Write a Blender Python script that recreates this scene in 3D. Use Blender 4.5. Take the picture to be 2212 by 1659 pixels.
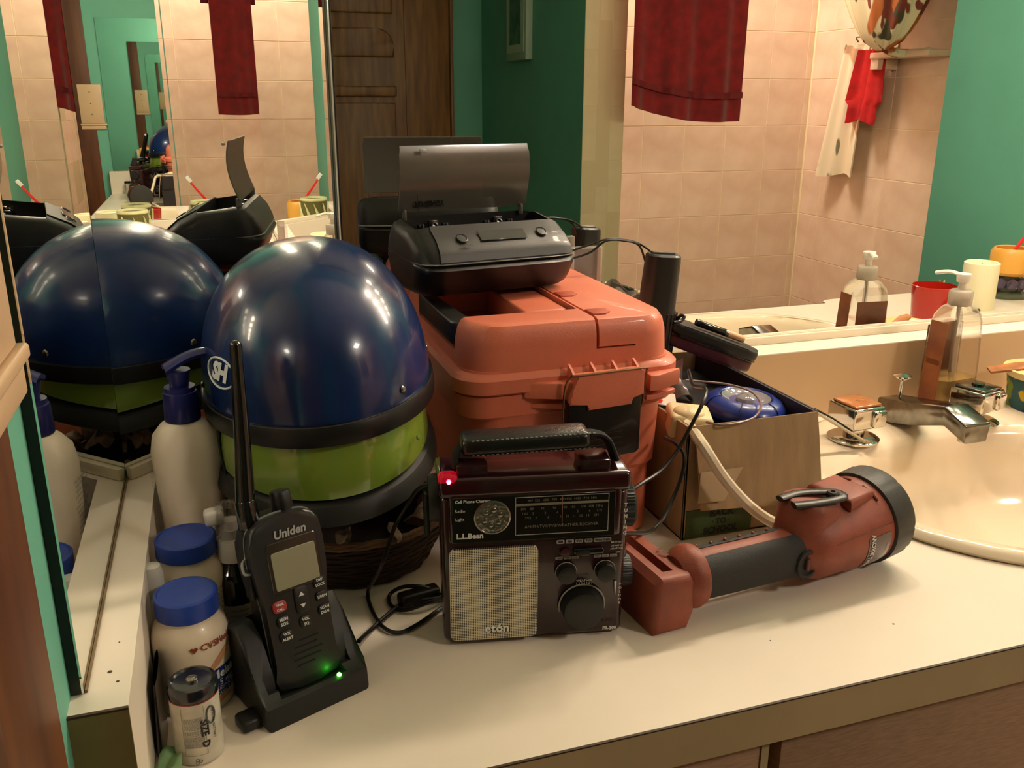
import bpy, bmesh, math, random
from mathutils import Vector, Matrix, Euler

random.seed(7)
for o in list(bpy.data.objects):
    bpy.data.objects.remove(o)
S = bpy.context.scene
COL = S.collection
R = math.radians
PI = math.pi

# ------------------------------------------------------------------ camera
cam_data = bpy.data.cameras.new('camera')
cam = bpy.data.objects.new('camera', cam_data)
COL.objects.link(cam)
cam.location = (0, 0, 0.45)
cam.rotation_mode = 'XYZ'
_p, _y, _r = R(17.7), R(18.35), R(0.2)
_F = Vector((math.sin(_y) * math.cos(_p), math.cos(_y) * math.cos(_p), -math.sin(_p)))
_R0 = Vector((math.cos(_y), -math.sin(_y), 0))
_U0 = _R0.cross(_F)
_RR = _R0 * math.cos(_r) + _U0 * math.sin(_r)
_UU = -_R0 * math.sin(_r) + _U0 * math.cos(_r)
cam.rotation_euler = Matrix((_RR, _UU, -_F)).transposed().to_euler()
cam_data.sensor_width = 36.0
cam_data.lens = 1935.0 / 2212.0 * 36.0
cam_data.clip_start = 0.02
cam_data.clip_end = 50
S.camera = cam

# ------------------------------------------------------------------ world, light, exposure
w = bpy.data.worlds.new('world')
S.world = w
w.use_nodes = True
w.node_tree.nodes['Background'].inputs[0].default_value = (1.0, 0.85, 0.68, 1)
w.node_tree.nodes['Background'].inputs[1].default_value = 0.05
S.view_settings.view_transform = 'Standard'
S.view_settings.look = 'None'
S.view_settings.gamma = 1.0
S.view_settings.use_curve_mapping = False
S.view_settings.exposure = 0.06
S.cycles.max_bounces = 12
S.cycles.glossy_bounces = 9
S.cycles.transmission_bounces = 10
S.cycles.transparent_max_bounces = 12
S.cycles.caustics_reflective = True
S.cycles.sample_clamp_indirect = 4.0
S.cycles.blur_glossy = 0.5
S.cycles.caustics_refractive = False

BULB_Z, BULB_Y = 0.86, 0.985
BULB_X = [0.73, 0.93, 1.13, 1.33, 1.53]
BULB_E = 140.0
def area_light(name, loc, rot, sx, sy, power, color):
    l = bpy.data.lights.new(name, 'AREA')
    l.shape = 'RECTANGLE'; l.size = sx; l.size_y = sy; l.energy = power; l.color = color
    o = bpy.data.objects.new(name, l); COL.objects.link(o)
    o.location = loc; o.rotation_euler = rot
    return o
# ceiling fixture towards the tub side of the room
area_light('ceiling_lamp_light', (1.78, -0.92, 1.585), (0, 0, 0), 0.30, 0.30, 27.0, (1.0, 0.90, 0.76))

# ------------------------------------------------------------------ materials
def lin(v):
    v = v / 255.0
    return v / 12.92 if v <= 0.04045 else ((v + 0.055) / 1.055) ** 2.4
def col(c):
    return (lin(c[0]), lin(c[1]), lin(c[2]), 1.0)
_M = {}
def mat(name, c, rough=0.5, metal=0.0, coat=0.0, trans=0.0, ior=1.45, alpha=1.0, bump=0.0, bscale=300.0,
        var=0.0, vscale=12.0, spec=0.5, c2=None, emit=None, estr=0.0, sss=0.0, stretch=None, sheen=0.0):
    if name in _M:
        return _M[name]
    m = bpy.data.materials.new(name)
    m.use_nodes = True
    nt = m.node_tree
    b = nt.nodes['Principled BSDF']
    b.inputs['Base Color'].default_value = col(c)
    b.inputs['Roughness'].default_value = rough
    b.inputs['Metallic'].default_value = metal
    b.inputs['Coat Weight'].default_value = coat
    b.inputs['Coat Roughness'].default_value = 0.06
    b.inputs['Transmission Weight'].default_value = trans
    b.inputs['IOR'].default_value = ior
    b.inputs['Alpha'].default_value = alpha
    b.inputs['Specular IOR Level'].default_value = spec
    if sheen: b.inputs['Sheen Weight'].default_value = sheen
    if emit:
        b.inputs['Emission Color'].default_value = col(emit)
        b.inputs['Emission Strength'].default_value = estr
    if sss:
        b.inputs['Subsurface Weight'].default_value = sss
        b.inputs['Subsurface Radius'].default_value = (0.01, 0.006, 0.003)
        b.inputs['Subsurface Scale'].default_value = 1.0
    if bump or var:
        tc = nt.nodes.new('ShaderNodeTexCoord')
        vec = tc.outputs['Object']
        if stretch:
            mp = nt.nodes.new('ShaderNodeMapping')
            mp.inputs['Scale'].default_value = stretch
            nt.links.new(vec, mp.inputs['Vector']); vec = mp.outputs['Vector']
    if var:
        n = nt.nodes.new('ShaderNodeTexNoise')
        n.inputs['Scale'].default_value = vscale
        n.inputs['Detail'].default_value = 5.0
        nt.links.new(vec, n.inputs['Vector'])
        rp = nt.nodes.new('ShaderNodeValToRGB')
        a, d = col(c), col(c2 if c2 else tuple(max(0, x * (1 - var)) for x in c))
        rp.color_ramp.elements[0].position = 0.35; rp.color_ramp.elements[0].color = d
        rp.color_ramp.elements[1].position = 0.65; rp.color_ramp.elements[1].color = a
        nt.links.new(n.outputs['Fac'], rp.inputs['Fac'])
        nt.links.new(rp.outputs['Color'], b.inputs['Base Color'])
    if bump:
        n2 = nt.nodes.new('ShaderNodeTexNoise')
        n2.inputs['Scale'].default_value = bscale
        n2.inputs['Detail'].default_value = 3.0
        nt.links.new(vec, n2.inputs['Vector'])
        bp = nt.nodes.new('ShaderNodeBump')
        bp.inputs['Strength'].default_value = bump
        bp.inputs['Distance'].default_value = 0.001
        nt.links.new(n2.outputs['Fac'], bp.inputs['Height'])
        nt.links.new(bp.outputs['Normal'], b.inputs['Normal'])
    _M[name] = m
    return m

LAMINATE = mat('cream_laminate', (232, 220, 203), 0.32, var=0.03, vscale=6, bump=0.03, bscale=500)
LAMINATE_EDGE = mat('laminate_edge', (178, 158, 120), 0.45, var=0.06, vscale=8)
SPLASH_FACE = mat('backsplash_laminate', (206, 172, 132), 0.4, var=0.04, vscale=5)
CABINET = mat('cabinet_laminate', (164, 132, 104), 0.5, var=0.12, vscale=60, stretch=(1, 1, 8), bump=0.15, bscale=900)
DARK_GAP = mat('dark_gap', (30, 22, 14), 0.7)
TEAL = mat('teal_paint', (100, 168, 146), 0.55, var=0.05, vscale=4, bump=0.12, bscale=160)
TILE = mat('peach_tile', (234, 202, 178), 0.25, var=0.06, vscale=9, c2=(220, 184, 160), coat=0.25)
GROUT = mat('grout', (238, 216, 176), 0.85)
COLUMN_TILE = mat('cream_border_tile', (206, 186, 150), 0.35, var=0.03, vscale=20)
WOOD = mat('brown_door_wood', (138, 92, 46), 0.45, var=0.35, vscale=7, stretch=(6, 6, 0.6), c2=(104, 64, 28), bump=0.1, bscale=200)
WOOD_RED = mat('brown_trim_wood', (106, 58, 26), 0.5, var=0.4, vscale=5, stretch=(5, 5, 0.5), c2=(66, 32, 12))
CEIL = mat('ceiling_paint', (214, 204, 186), 0.8)
FLOOR = mat('floor_vinyl', (150, 130, 105), 0.5, var=0.15, vscale=9)
CHROME = mat('chrome', (205, 200, 192), 0.07, metal=1.0)
CHROME_DULL = mat('worn_chrome', (140, 138, 132), 0.16, metal=1.0, var=0.15, vscale=80)
PORCELAIN = mat('cream_porcelain', (232, 214, 188), 0.12, coat=0.6)
BLACK_PL = mat('black_plastic', (22, 22, 22), 0.42, bump=0.15, bscale=1500)
BLACK_GL = mat('glossy_black', (10, 10, 11), 0.15, coat=0.4)
WHITE_PR = mat('white_print', (205, 205, 200), 0.6)
GREY_PR = mat('grey_print', (150, 148, 140), 0.6)
BLACK_PR = mat('black_print', (14, 14, 16), 0.6)
SCREW = mat('screw_metal', (150, 145, 138), 0.25, metal=1.0)

def mirror_mat():
    m = bpy.data.materials.new('mirror_silver'); m.use_nodes = True
    b = m.node_tree.nodes['Principled BSDF']
    b.inputs['Base Color'].default_value = (0.86, 0.89, 0.86, 1)
    b.inputs['Metallic'].default_value = 1.0
    b.inputs['Roughness'].default_value = 0.0
    return m
MIRROR = mirror_mat()

# ------------------------------------------------------------------ mesh helpers
def obj(name, bm, m, parent=None, sharp=38, smooth=True, loc=None, rot=None):
    me = bpy.data.meshes.new(name)
    bmesh.ops.recalc_face_normals(bm, faces=bm.faces)
    for f in bm.faces: f.smooth = smooth
    bm.to_mesh(me); bm.free()
    if smooth and sharp:
        me.set_sharp_from_angle(angle=R(sharp))
    if isinstance(m, (list, tuple)):
        for x in m: me.materials.append(x)
    else:
        me.materials.append(m)
    o = bpy.data.objects.new(name, me)
    COL.objects.link(o)
    if parent: o.parent = parent
    if loc: o.location = loc
    if rot: o.rotation_euler = rot
    return o
def tag(o, label=None, cat=None, group=None, kind=None):
    if label: o['label'] = label
    if cat: o['category'] = cat
    if group: o['group'] = group
    if kind: o['kind'] = kind
    return o
def thing(name, label, cat, loc=(0, 0, 0), rot=(0, 0, 0), group=None):
    o = bpy.data.objects.new(name, None); COL.objects.link(o)
    o.empty_display_size = 0.02
    o.location = loc; o.rotation_euler = rot
    return tag(o, label, cat, group)
def struct(name, bm, m, parent=None, **k):
    o = obj(name, bm, m, parent, **k)
    if not parent: o['kind'] = 'structure'
    return o
def copy_tree(o, parent=None):
    c = o.copy(); COL.objects.link(c); c.parent = parent
    for ch in list(o.children): copy_tree(ch, c)
    return c
def B(): return bmesh.new()
def _xf(bm, verts, M):
    if M is not None: bmesh.ops.transform(bm, matrix=M, verts=verts)
def box(bm, x0, x1, y0, y1, z0, z1, bev=0.0, seg=2, M=None, taper=None):
    r = bmesh.ops.create_cube(bm, size=1.0)
    vs = r['verts']
    for v in vs:
        v.co = Vector(((x0 + x1) / 2 + v.co.x * (x1 - x0), (y0 + y1) / 2 + v.co.y * (y1 - y0), (z0 + z1) / 2 + v.co.z * (z1 - z0)))
    if taper:   # (sx, sy) scale of the bottom about the centre
        cx, cy = (x0 + x1) / 2, (y0 + y1) / 2
        for v in vs:
            if v.co.z < (z0 + z1) / 2:
                v.co.x = cx + (v.co.x - cx) * taper[0]; v.co.y = cy + (v.co.y - cy) * taper[1]
    if M is not None: bmesh.ops.transform(bm, matrix=M, verts=vs)
    if bev > 0:
        es = set(e for v in vs for e in v.link_edges)
        bmesh.ops.bevel(bm, geom=list(es), offset=bev, segments=seg, profile=0.5, affect='EDGES', clamp_overlap=True)
    return bm
def prism(bm, pts, a, b, axis='Y', bev=0.0, seg=2, M=None):
    """closed outline pts (u, v) extruded from a to b along axis"""
    def P(u, v, t):
        return Vector((u, t, v)) if axis == 'Y' else (Vector((t, u, v)) if axis == 'X' else Vector((u, v, t)))
    v0 = [bm.verts.new(P(u, v, a)) for u, v in pts]
    v1 = [bm.verts.new(P(u, v, b)) for u, v in pts]
    n = len(pts)
    f0 = bm.faces.new(v0); f1 = bm.faces.new(v1[::-1])
    for i in range(n):
        j = (i + 1) % n
        bm.faces.new((v0[i], v1[i], v1[j], v0[j]))
    if M is not None: bmesh.ops.transform(bm, matrix=M, verts=v0 + v1)
    if bev > 0:
        es = list(f0.edges) + list(f1.edges)
        bmesh.ops.bevel(bm, geom=es, offset=bev, segments=seg, profile=0.5, affect='EDGES', clamp_overlap=True)
    return bm
def rrect(w, h, r, n=5, cx=0, cy=0):
    pts = []
    for sx, sy, a0 in ((1, -1, -90), (1, 1, 0), (-1, 1, 90), (-1, -1, 180)):
        for k in range(n + 1):
            a = R(a0 + 90 * k / n)
            pts.append((cx + sx * (w / 2 - r) + r * math.cos(a), cy + sy * (h / 2 - r) + r * math.sin(a)))
    return pts
def smoothpts(pts, k=8, closed=False):
    P = [Vector(p) for p in pts]
    if len(P) < 3: return P
    out = []
    n = len(P)
    rng = range(n) if closed else range(n - 1)
    for i in rng:
        p0 = P[(i - 1) % n] if (closed or i > 0) else P[0] * 2 - P[1]
        p1, p2 = P[i], P[(i + 1) % n]
        p3 = P[(i + 2) % n] if (closed or i + 2 < n) else P[-1] * 2 - P[-2]
        for s in range(k):
            t = s / k
            out.append(0.5 * ((2 * p1) + (p2 - p0) * t + (2 * p0 - 5 * p1 + 4 * p2 - p3) * t * t + (3 * p1 - p0 - 3 * p2 + p3) * t ** 3))
    if not closed: out.append(P[-1])
    return out
def tube(bm, pts, r, n=8, k=8, closed=False, flat=1.0, cap=True):
    P = smoothpts(pts, k, closed) if k > 1 else [Vector(p) for p in pts]
    N = len(P)
    rr = r if callable(r) else (lambda t: r)
    rings = []
    up = Vector((0, 0, 1))
    t0 = (P[1] - P[0]).normalized()
    if abs(t0.dot(up)) > 0.95: up = Vector((1, 0, 0))
    nrm = (up - t0 * up.dot(t0)).normalized()
    for i in range(N):
        if closed: t = (P[(i + 1) % N] - P[i - 1])
        else: t = P[min(i + 1, N - 1)] - P[max(i - 1, 0)]
        t = t.normalized() if t.length > 1e-9 else t0
        nrm = (nrm - t * nrm.dot(t))
        nrm = nrm.normalized() if nrm.length > 1e-6 else t.orthogonal().normalized()
        bi = t.cross(nrm)
        rad = rr(i / max(1, N - 1))
        rings.append([bm.verts.new(P[i] + (nrm * math.cos(2 * PI * j / n) * flat + bi * math.sin(2 * PI * j / n)) * rad) for j in range(n)])
    for i in range(N if closed else N - 1):
        a, b = rings[i], rings[(i + 1) % N]
        for j in range(n):
            bm.faces.new((a[j], a[(j + 1) % n], b[(j + 1) % n], b[j]))
    if cap and not closed:
        bm.faces.new(rings[0]); bm.faces.new(rings[-1][::-1])
    return bm
def lathe(bm, prof, n=48, sx=1.0, sy=1.0, M=None, cap0=True, cap1=True, arc=None, rmod=None):
    """prof: list of (r, z)"""
    rings = []; vs = []
    for r, z in prof:
        ring = []
        for j in range(n):
            a = 2 * PI * j / n
            q = r * (rmod(a, z) if rmod else 1.0)
            ring.append(bm.verts.new((q * math.cos(a) * sx, q * math.sin(a) * sy, z)))
        rings.append(ring); vs += ring
    for i in range(len(prof) - 1):
        for j in range(n):
            bm.faces.new((rings[i][j], rings[i][(j + 1) % n], rings[i + 1][(j + 1) % n], rings[i + 1][j]))
    if cap0 and prof[0][0] > 1e-6: bm.faces.new(rings[0][::-1])
    if cap1 and prof[-1][0] > 1e-6: bm.faces.new(rings[-1])
    if M is not None: bmesh.ops.transform(bm, matrix=M, verts=vs)
    bmesh.ops.remove_doubles(bm, verts=vs, dist=1e-6)
    return bm
def cyl(bm, p0, p1, r0, r1=None, n=24, bev=0.0):
    r1 = r0 if r1 is None else r1
    p0, p1 = Vector(p0), Vector(p1)
    d = p1 - p0; L = d.length
    M = Matrix.Translation(p0) @ d.to_track_quat('Z', 'Y').to_matrix().to_4x4()
    if bev > 0:
        prof = [(max(r0 - bev, 1e-4), 0), (r0 - bev * .3, bev * .3), (r0, bev), (r1, L - bev), (r1 - bev * .3, L - bev * .3), (max(r1 - bev, 1e-4), L)]
    else:
        prof = [(r0, 0), (r1, L)]
    return lathe(bm, prof, n, M=M)
def sphere(bm, c, r, u=20, v=12, s=(1, 1, 1), M=None):
    q = Matrix.Translation(Vector(c)) @ Matrix.Diagonal((s[0] * r, s[1] * r, s[2] * r, 1))
    if M is not None: q = M @ q
    bmesh.ops.create_uvsphere(bm, u_segments=u, v_segments=v, radius=1.0, matrix=q)
    return bm
def RX(a): return Matrix.Rotation(R(a), 4, 'X')
def RY(a): return Matrix.Rotation(R(a), 4, 'Y')
def RZ(a): return Matrix.Rotation(R(a), 4, 'Z')
def T(x, y, z): return Matrix.Translation((x, y, z))
def grid_surface(bm, f, nu, nv, thick=0.0, closed_u=False):
    """f(u, v) -> point; nu x nv cells; optional thickness along normal"""
    V = [[bm.verts.new(f(i / nu, j / nv)) for j in range(nv + 1)] for i in range(nu + (0 if closed_u else 1))]
    n = len(V)
    fs = []
    for i in range(nu):
        for j in range(nv):
            fs.append(bm.faces.new((V[i][j], V[(i + 1) % n][j], V[(i + 1) % n][j + 1], V[i][j + 1])))
    if thick:
        bmesh.ops.recalc_face_normals(bm, faces=fs)
        bmesh.ops.solidify(bm, geom=fs, thickness=thick)
    return bm

# text as flat meshes; wrap(x, y) -> point puts it on a curved surface
def text_mesh(s, size, shear=0.0, ext=0.0, space=1.0, res=2, align='CENTER', bold=0.0):
    cu = bpy.data.curves.new('txt', 'FONT')
    cu.body = s; cu.size = size; cu.shear = shear; cu.extrude = ext; cu.space_character = space
    cu.resolution_u = res; cu.align_x = align; cu.align_y = 'CENTER'; cu.offset = bold
    o = bpy.data.objects.new('txt', cu); COL.objects.link(o)
    dg = bpy.context.evaluated_depsgraph_get()
    me = bpy.data.meshes.new_from_object(o.evaluated_get(dg))
    bpy.data.objects.remove(o); bpy.data.curves.remove(cu)
    return me
def lettering(strings, m, parent, name='lettering', wrap=None, M=None):
    """strings: list of (text, size, x, y, kwargs); drawn in local (x right, y up) plane then mapped"""
    bm = B()
    for s, size, x, y, kw in strings:
        kw = dict(kw); rot = kw.pop('rot', 0); sxx = kw.pop('sx', 1.0)
        me = text_mesh(s, size, **kw)
        me.transform(T(x, y, 0) @ RZ(rot) @ Matrix.Diagonal((sxx, 1, 1, 1)))
        bm.from_mesh(me); bpy.data.meshes.remove(me)
    if wrap:
        bmesh.ops.triangulate(bm, faces=bm.faces)
        for v in bm.verts: v.co = Vector(wrap(v.co.x, v.co.y))
    if M is not None: bmesh.ops.transform(bm, matrix=M, verts=bm.verts)
    return obj(name, bm, m, parent, smooth=False)
FRONT = RX(90)       # puts local (x, y) text on a plane facing -Y

# ================================================================== the setting
XL, XR, YC = -0.108, 1.90, 1.10          # left wall, right wall of the vanity, back mirror plane
FZ, CZ = -0.80, 1.60                      # floor, ceiling
XM = XL + XR                              # mirroring X about the vanity centre: X' = XM - X
def sbox(name, x0, x1, y0, y1, z0, z1, m, parent=None, bev=0.0):
    bm = B(); box(bm, x0, x1, y0, y1, z0, z1, bev)
    return struct(name, bm, m, parent, smooth=bool(bev))
sbox('floor', XL - .1, 2.6, -2.13, 1.2, FZ - .05, FZ, FLOOR)
sbox('ceiling', XL - .1, 2.6, -2.13, 1.2, CZ, CZ + .05, CEIL)
sbox('wall_back', XL - .1, XR + .7, YC + .012, YC + .1, FZ, CZ, TEAL)
sbox('wall_left', XL - .1, XL, -2.13, YC + .012, FZ, CZ, TEAL)
sbox('wall_right', XR, XR + .1, 0.16, YC + .012, FZ, CZ, TEAL)
sbox('wall_front', XL, 1.25, -2.13, -2.03, FZ, CZ, TEAL)

# tiled walls: every tile its own object sharing mesh data
TP = 0.188
def tile_data(w, h, m, name='tile'):
    bm = B(); box(bm, -w / 2, w / 2, -.004, .004, -h / 2, h / 2, 0.0012, 2)
    me = bpy.data.meshes.new(name)
    bm.to_mesh(me); bm.free(); me.materials.append(m)
    return me
_td = {}
def put_tiles(parent, m, u_edges, z0, z1, place, zp=TP, zoff=0.154, gap=0.0024):
    k0 = math.floor((z0 - zoff) / zp)
    z = zoff + k0 * zp
    while z < z1:
        a, b = max(z, z0), min(z + zp, z1)
        if b - a > .02:
            for i in range(len(u_edges) - 1):
                u0, u1 = u_edges[i], u_edges[i + 1]
                key = (round(u1 - u0, 4), round(b - a, 4), m.name)
                if key not in _td: _td[key] = tile_data(u1 - u0 - gap, b - a - gap, m)
                o = bpy.data.objects.new('tile', _td[key]); COL.objects.link(o); o.parent = parent
                place(o, (u0 + u1) / 2, (a + b) / 2, random.uniform(-.0004, .0004))
        z += zp
wf = sbox('wall_far', 1.40, 2.60, -1.35, -1.25, FZ, CZ, GROUT)
def pl_far(o, u, z, d): o.location = (u, -1.2528 + d, z)
put_tiles(wf, TILE, [1.405, 1.513, 1.706, 1.899, 2.092, 2.285, 2.46, 2.488], FZ, CZ, pl_far)
wsd = sbox('wall_side', 2.49, 2.60, -1.25, 0.16, FZ, CZ, GROUT)
def pl_side(o, u, z, d): o.location = (2.4928 + d, u, z); o.rotation_euler = (0, 0, PI / 2)
put_tiles(wsd, TILE, [-1.24, -1.11, -.73, -.35, .03, .157], FZ, CZ, pl_side)
sbox('wall_stub', XR + .1, 2.60, 0.16, 0.26, FZ, CZ, TEAL)
wp = sbox('wall_partition', 1.25, 1.40, -2.13, -0.80, FZ, CZ, TEAL)
def pl_ps(o, u, z, d): o.location = (1.3972 + d, u, z); o.rotation_euler = (0, 0, PI / 2)
bm = B(); box(bm, 1.398, 1.4012, -1.25, -.7995, FZ, CZ); box(bm, 1.2505, 1.4012, -.8012, -.7988, FZ, CZ); obj('grout_bed', bm, mat('cream_grout', (196, 176, 140), .85), wp, smooth=False)
put_tiles(wp, TILE, [-1.24, -1.19, -1.0, -.802], FZ, CZ, pl_ps)
def pl_pe(o, u, z, d): o.location = (u, -.8028 + d, z)
put_tiles(wp, COLUMN_TILE, [1.252, 1.303], FZ, CZ, pl_pe, zp=.184, zoff=.24, gap=.0014)
put_tiles(wp, COLUMN_TILE, [1.303, 1.352], FZ, CZ, pl_pe, zp=.184, zoff=.148, gap=.0014)
put_tiles(wp, COLUMN_TILE, [1.352, 1.407], FZ, CZ, pl_pe, zp=.184, zoff=.24, gap=.0014)

# brown panelled door in the front wall
bm = B(); box(bm, .50, 1.085, -2.03, -1.992, FZ, 1.30, .002)
dr = struct('door_1', bm, WOOD)
def door_panel(x0, x1, z0, z1, arch=0.0):
    pts = [(x0, z0), (x1, z0), (x1, z1 - arch)]
    if arch:
        for k in range(1, 7):
            a = R(90 * k / 6); pts.append((x1 - arch + arch * math.cos(a), z1 - arch + arch * math.sin(a)))
    pts += [(x0, z1)]
    bm = B(); prism(bm, pts, -1.994, -1.976, 'Y', .012, 3)
    obj('panel', bm, WOOD, dr)
door_panel(.54, .83, -.68, .43)
door_panel(.54, .83, .62, .74, .07)
door_panel(.54, .83, .80, 1.22)
bm = B(); box(bm, .54, .835, -1.995, -1.962, .455, .50, .008, 3); obj('rail_moulding', bm, WOOD, dr)
bm = B(); box(bm, 1.085, 1.10, -2.03, -1.97, FZ, 1.32, .004); struct('trim_1', bm, WOOD)
bm = B(); box(bm, .88, .885, -1.994, -1.985, FZ, 1.28, .001); obj('stile_groove', bm, WOOD, dr)
# brown door casing and door at the left, nearest the camera
bm = B(); box(bm, XL, XL + .004, .36, .465, FZ, 1.30, .0015, 2)
struct('trim_2', bm, WOOD_RED)
bm = B(); box(bm, XL, XL + .006, -.42, .36, FZ, 1.25, .002)
d2 = struct('door_2', bm, WOOD_RED)
bm = B(); box(bm, XL, XL + .018, -.52, -.42, FZ, 1.30, .005, 3); struct('trim_3', bm, WOOD_RED)

# ------------------------------------------------------------------ countertop with splashes and sink cut-out
SCX, SCY, SA, SB, SE = 0.935, 0.79, 0.275, 0.245, 2.2
def sup(a, b, e, t):
    c, s = math.cos(t), math.sin(t)
    return (a * abs(c) ** (2 / e) * (1 if c >= 0 else -1), b * abs(s) ** (2 / e) * (1 if s >= 0 else -1))
ct = thing('countertop', 'long cream laminate vanity countertop with beige edge and low backsplash', 'countertop', (0, 0, -.038))
def ctz(z): return z + .038
bm = B()
x0, x1, y0, y1 = .62, 1.25, .4985, 1.047
N = 96
angs = sorted(set([2 * PI * k / N for k in range(N)] + [math.atan2(y - SCY, x - SCX) % (2 * PI) for x in (x0, x1) for y in (y0, y1)]))
def rect_pt(t):
    c, s = math.cos(t), math.sin(t)
    k = 1e9
    if c > 1e-9: k = min(k, (x1 - SCX) / c)
    if c < -1e-9: k = min(k, (x0 - SCX) / c)
    if s > 1e-9: k = min(k, (y1 - SCY) / s)
    if s < -1e-9: k = min(k, (y0 - SCY) / s)
    return (SCX + k * c, SCY + k * s)
def ell_pt(t):
    c, s = math.cos(t), math.sin(t)
    a, b = SA - .008, SB - .008
    k = ((abs(c) / a) ** SE + (abs(s) / b) ** SE) ** (-1 / SE)
    return (SCX + k * c, SCY + k * s)
rg = {}
for z in (0.0, .038):
    rg[z] = ([bm.verts.new((*rect_pt(t), z)) for t in angs], [bm.verts.new((*ell_pt(t), z)) for t in angs])
n = len(angs)
for i in range(n):
    j = (i + 1) % n
    for z in (0.0, .038):
        bm.faces.new((rg[z][0][i], rg[z][0][j], rg[z][1][j], rg[z][1][i]))
    bm.faces.new((rg[0.0][1][i], rg[0.0][1][j], rg[.038][1][j], rg[.038][1][i]))
box(bm, XL, .62, .4985, 1.047, 0, .038)
box(bm, 1.25, XR, .4985, 1.047, 0, .038)
prism(bm, [(1.33, .4985), (1.33, .497), (1.335, .48), (1.35, .468), (1.37, .464), (XR, .464), (XR, .4985)], 0, .038, 'Z')
obj('top', bm, LAMINATE, ct, smooth=False)
bm = B(); box(bm, XL, 1.33, .4965, .4985, 0, .0368); obj('front_edge', bm, LAMINATE_EDGE, ct, smooth=False)
bm = B(); box(bm, XL, 1.33, .4963, .4985, .0368, .038); obj('edge_seam', bm, mat('edge_seam', (60, 44, 26), .6), ct, smooth=False)
# splashes: laminate faces, ledge on top
def splash(pts, name, face, top):
    bm = B(); prism(bm, pts, ctz(0), ctz(.1035), 'Z'); p = obj(name, bm, face, ct, smooth=False)
    bm = B(); prism(bm, pts, ctz(.1035), ctz(.105), 'Z'); obj('ledge', bm, top, p, smooth=False)
    return p
side = [(-.108, .4985), (-.0745, .4985), (-.0745, .862), (-.108, .862)]
diag = [(-.108, .862), (-.0745, .862), (.1105, 1.047), (.1105, 1.10), (.10, 1.10), (-.108, .89)]
splash(side, 'side_splash', LAMINATE, LAMINATE)
splash(diag, 'corner_splash', LAMINATE, LAMINATE)
splash([(.1105, 1.047), (XM - .1105, 1.047), (XM - .1105, 1.10), (.1105, 1.10)], 'back_splash', SPLASH_FACE, LAMINATE)
splash([(XM - x, y) for x, y in side][::-1], 'side_splash', LAMINATE, LAMINATE)
splash([(XM - x, y) for x, y in diag][::-1], 'corner_splash', LAMINATE, LAMINATE)
bm = B(); box(bm, XL, -.0745, .4965, .4985, -.038 + .038, ctz(.1035)); obj('splash_end', bm, mat('olive_edge', (122, 108, 66), .5, var=.08, vscale=20), ct, smooth=False)
bm = B(); box(bm, XL, -.0747, .4962, .4985, ctz(.1035), ctz(.105)); obj('edge_seam', bm, _M['edge_seam'], ct, smooth=False)
for (x, y, z, r) in [(*(0.5481, 0.5590, 0.0000)[:2], 0, .0011), (*(0.4275, 0.5708, 0.0000)[:2], 0, .0007), (-.088, .537, .105, .0016), (-.0825, .525, .105, .0011), (-.085, .57, .105, .0006)]:
    bm = B(); lathe(bm, [(r, ctz(z)), (r * .8, ctz(z) + .0003)], 8, M=T(x, y, 0))
    obj('speck', bm, mat('speck', (70, 56, 40), .8), ct)

# vanity cabinet
cb = thing('vanity_cabinet', 'tan laminate vanity cabinet with flat doors below the countertop', 'cabinet', (0.9, .78, FZ))
def cbx(name, x0, x1, y0, y1, z0, z1, m, bev=0.0, parent=None):
    bm = B(); box(bm, x0 - .9, x1 - .9, y0 - .78, y1 - .78, z0 - FZ, z1 - FZ, bev, 2); return obj(name, bm, m, parent or cb, smooth=bev > 0)
cbx('body', XL, .60, .532, 1.09, FZ, -.0385, CABINET)
cbx('body', 1.27, XR, .532, 1.09, FZ, -.0385, CABINET)
cbx('body', .60, 1.27, .532, .60, FZ, -.0385, CABINET)
xd = -.10
for wdt in (.505, .44, .44, .55):
    d = cbx('cabinet_door', xd, xd + wdt - .012, .512, .531, -.70, -.046, CABINET, .002)
    cbx('door_edge', xd + wdt - .0195, xd + wdt - .0125, .5108, .512, -.70, -.046, LAMINATE_EDGE, 0, d)
    xd += wdt
cbx('toe_kick', XL, XR, .58, .60, FZ, -.72, DARK_GAP)

# ------------------------------------------------------------------ mirrors
def mirror_panel(label, p0, p1, z0, z1, back, parentname='wall_mirror', flip=1):
    """p0, p1: ends of the reflecting face seen from above; back = thickness"""
    p0, p1 = Vector((p0[0], p0[1], 0)), Vector((p1[0], p1[1], 0))
    d = (p1 - p0); L = d.length; d.normalize()
    n = Vector((d.y, -d.x, 0)) * flip         # towards the room
    t = thing(parentname, label, 'mirror', p0 + Vector((0, 0, z0)), (0, 0, math.atan2(d.y, d.x)))
    H = z1 - z0
    s = flip
    bm = B(); box(bm, 0, L, min(s * .0012, s * back), max(s * .0012, s * back), 0, H)
    obj('backing', bm, mat('mirror_backing', (10, 14, 12), .4), t, smooth=False)
    bm = B(); box(bm, 0, L, min(0, s * .0012), max(0, s * .0012), 0, H)
    obj('glass', bm, MIRROR, t, smooth=False)
    return t, L
MA, _ = mirror_panel('tall mirror on the left wall beside the lotion bottle', (-.1005, .5165), (-.1005, .856), .1065, .80, .0073)
MB_, LB = mirror_panel('narrow mirror set diagonally across the left corner', (-.1003, .8562), (.1437, YC), .1135, .80, .006)
MC, LC = mirror_panel('wide back mirror above the sink and faucet', (.1445, YC), (XM - .1445, YC), .1135, .80, .010)
MD, _ = mirror_panel('narrow diagonal mirror across the far right corner', (XM - .1437, YC), (XM + .1003, .8562), .1135, .80, .006)
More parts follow.
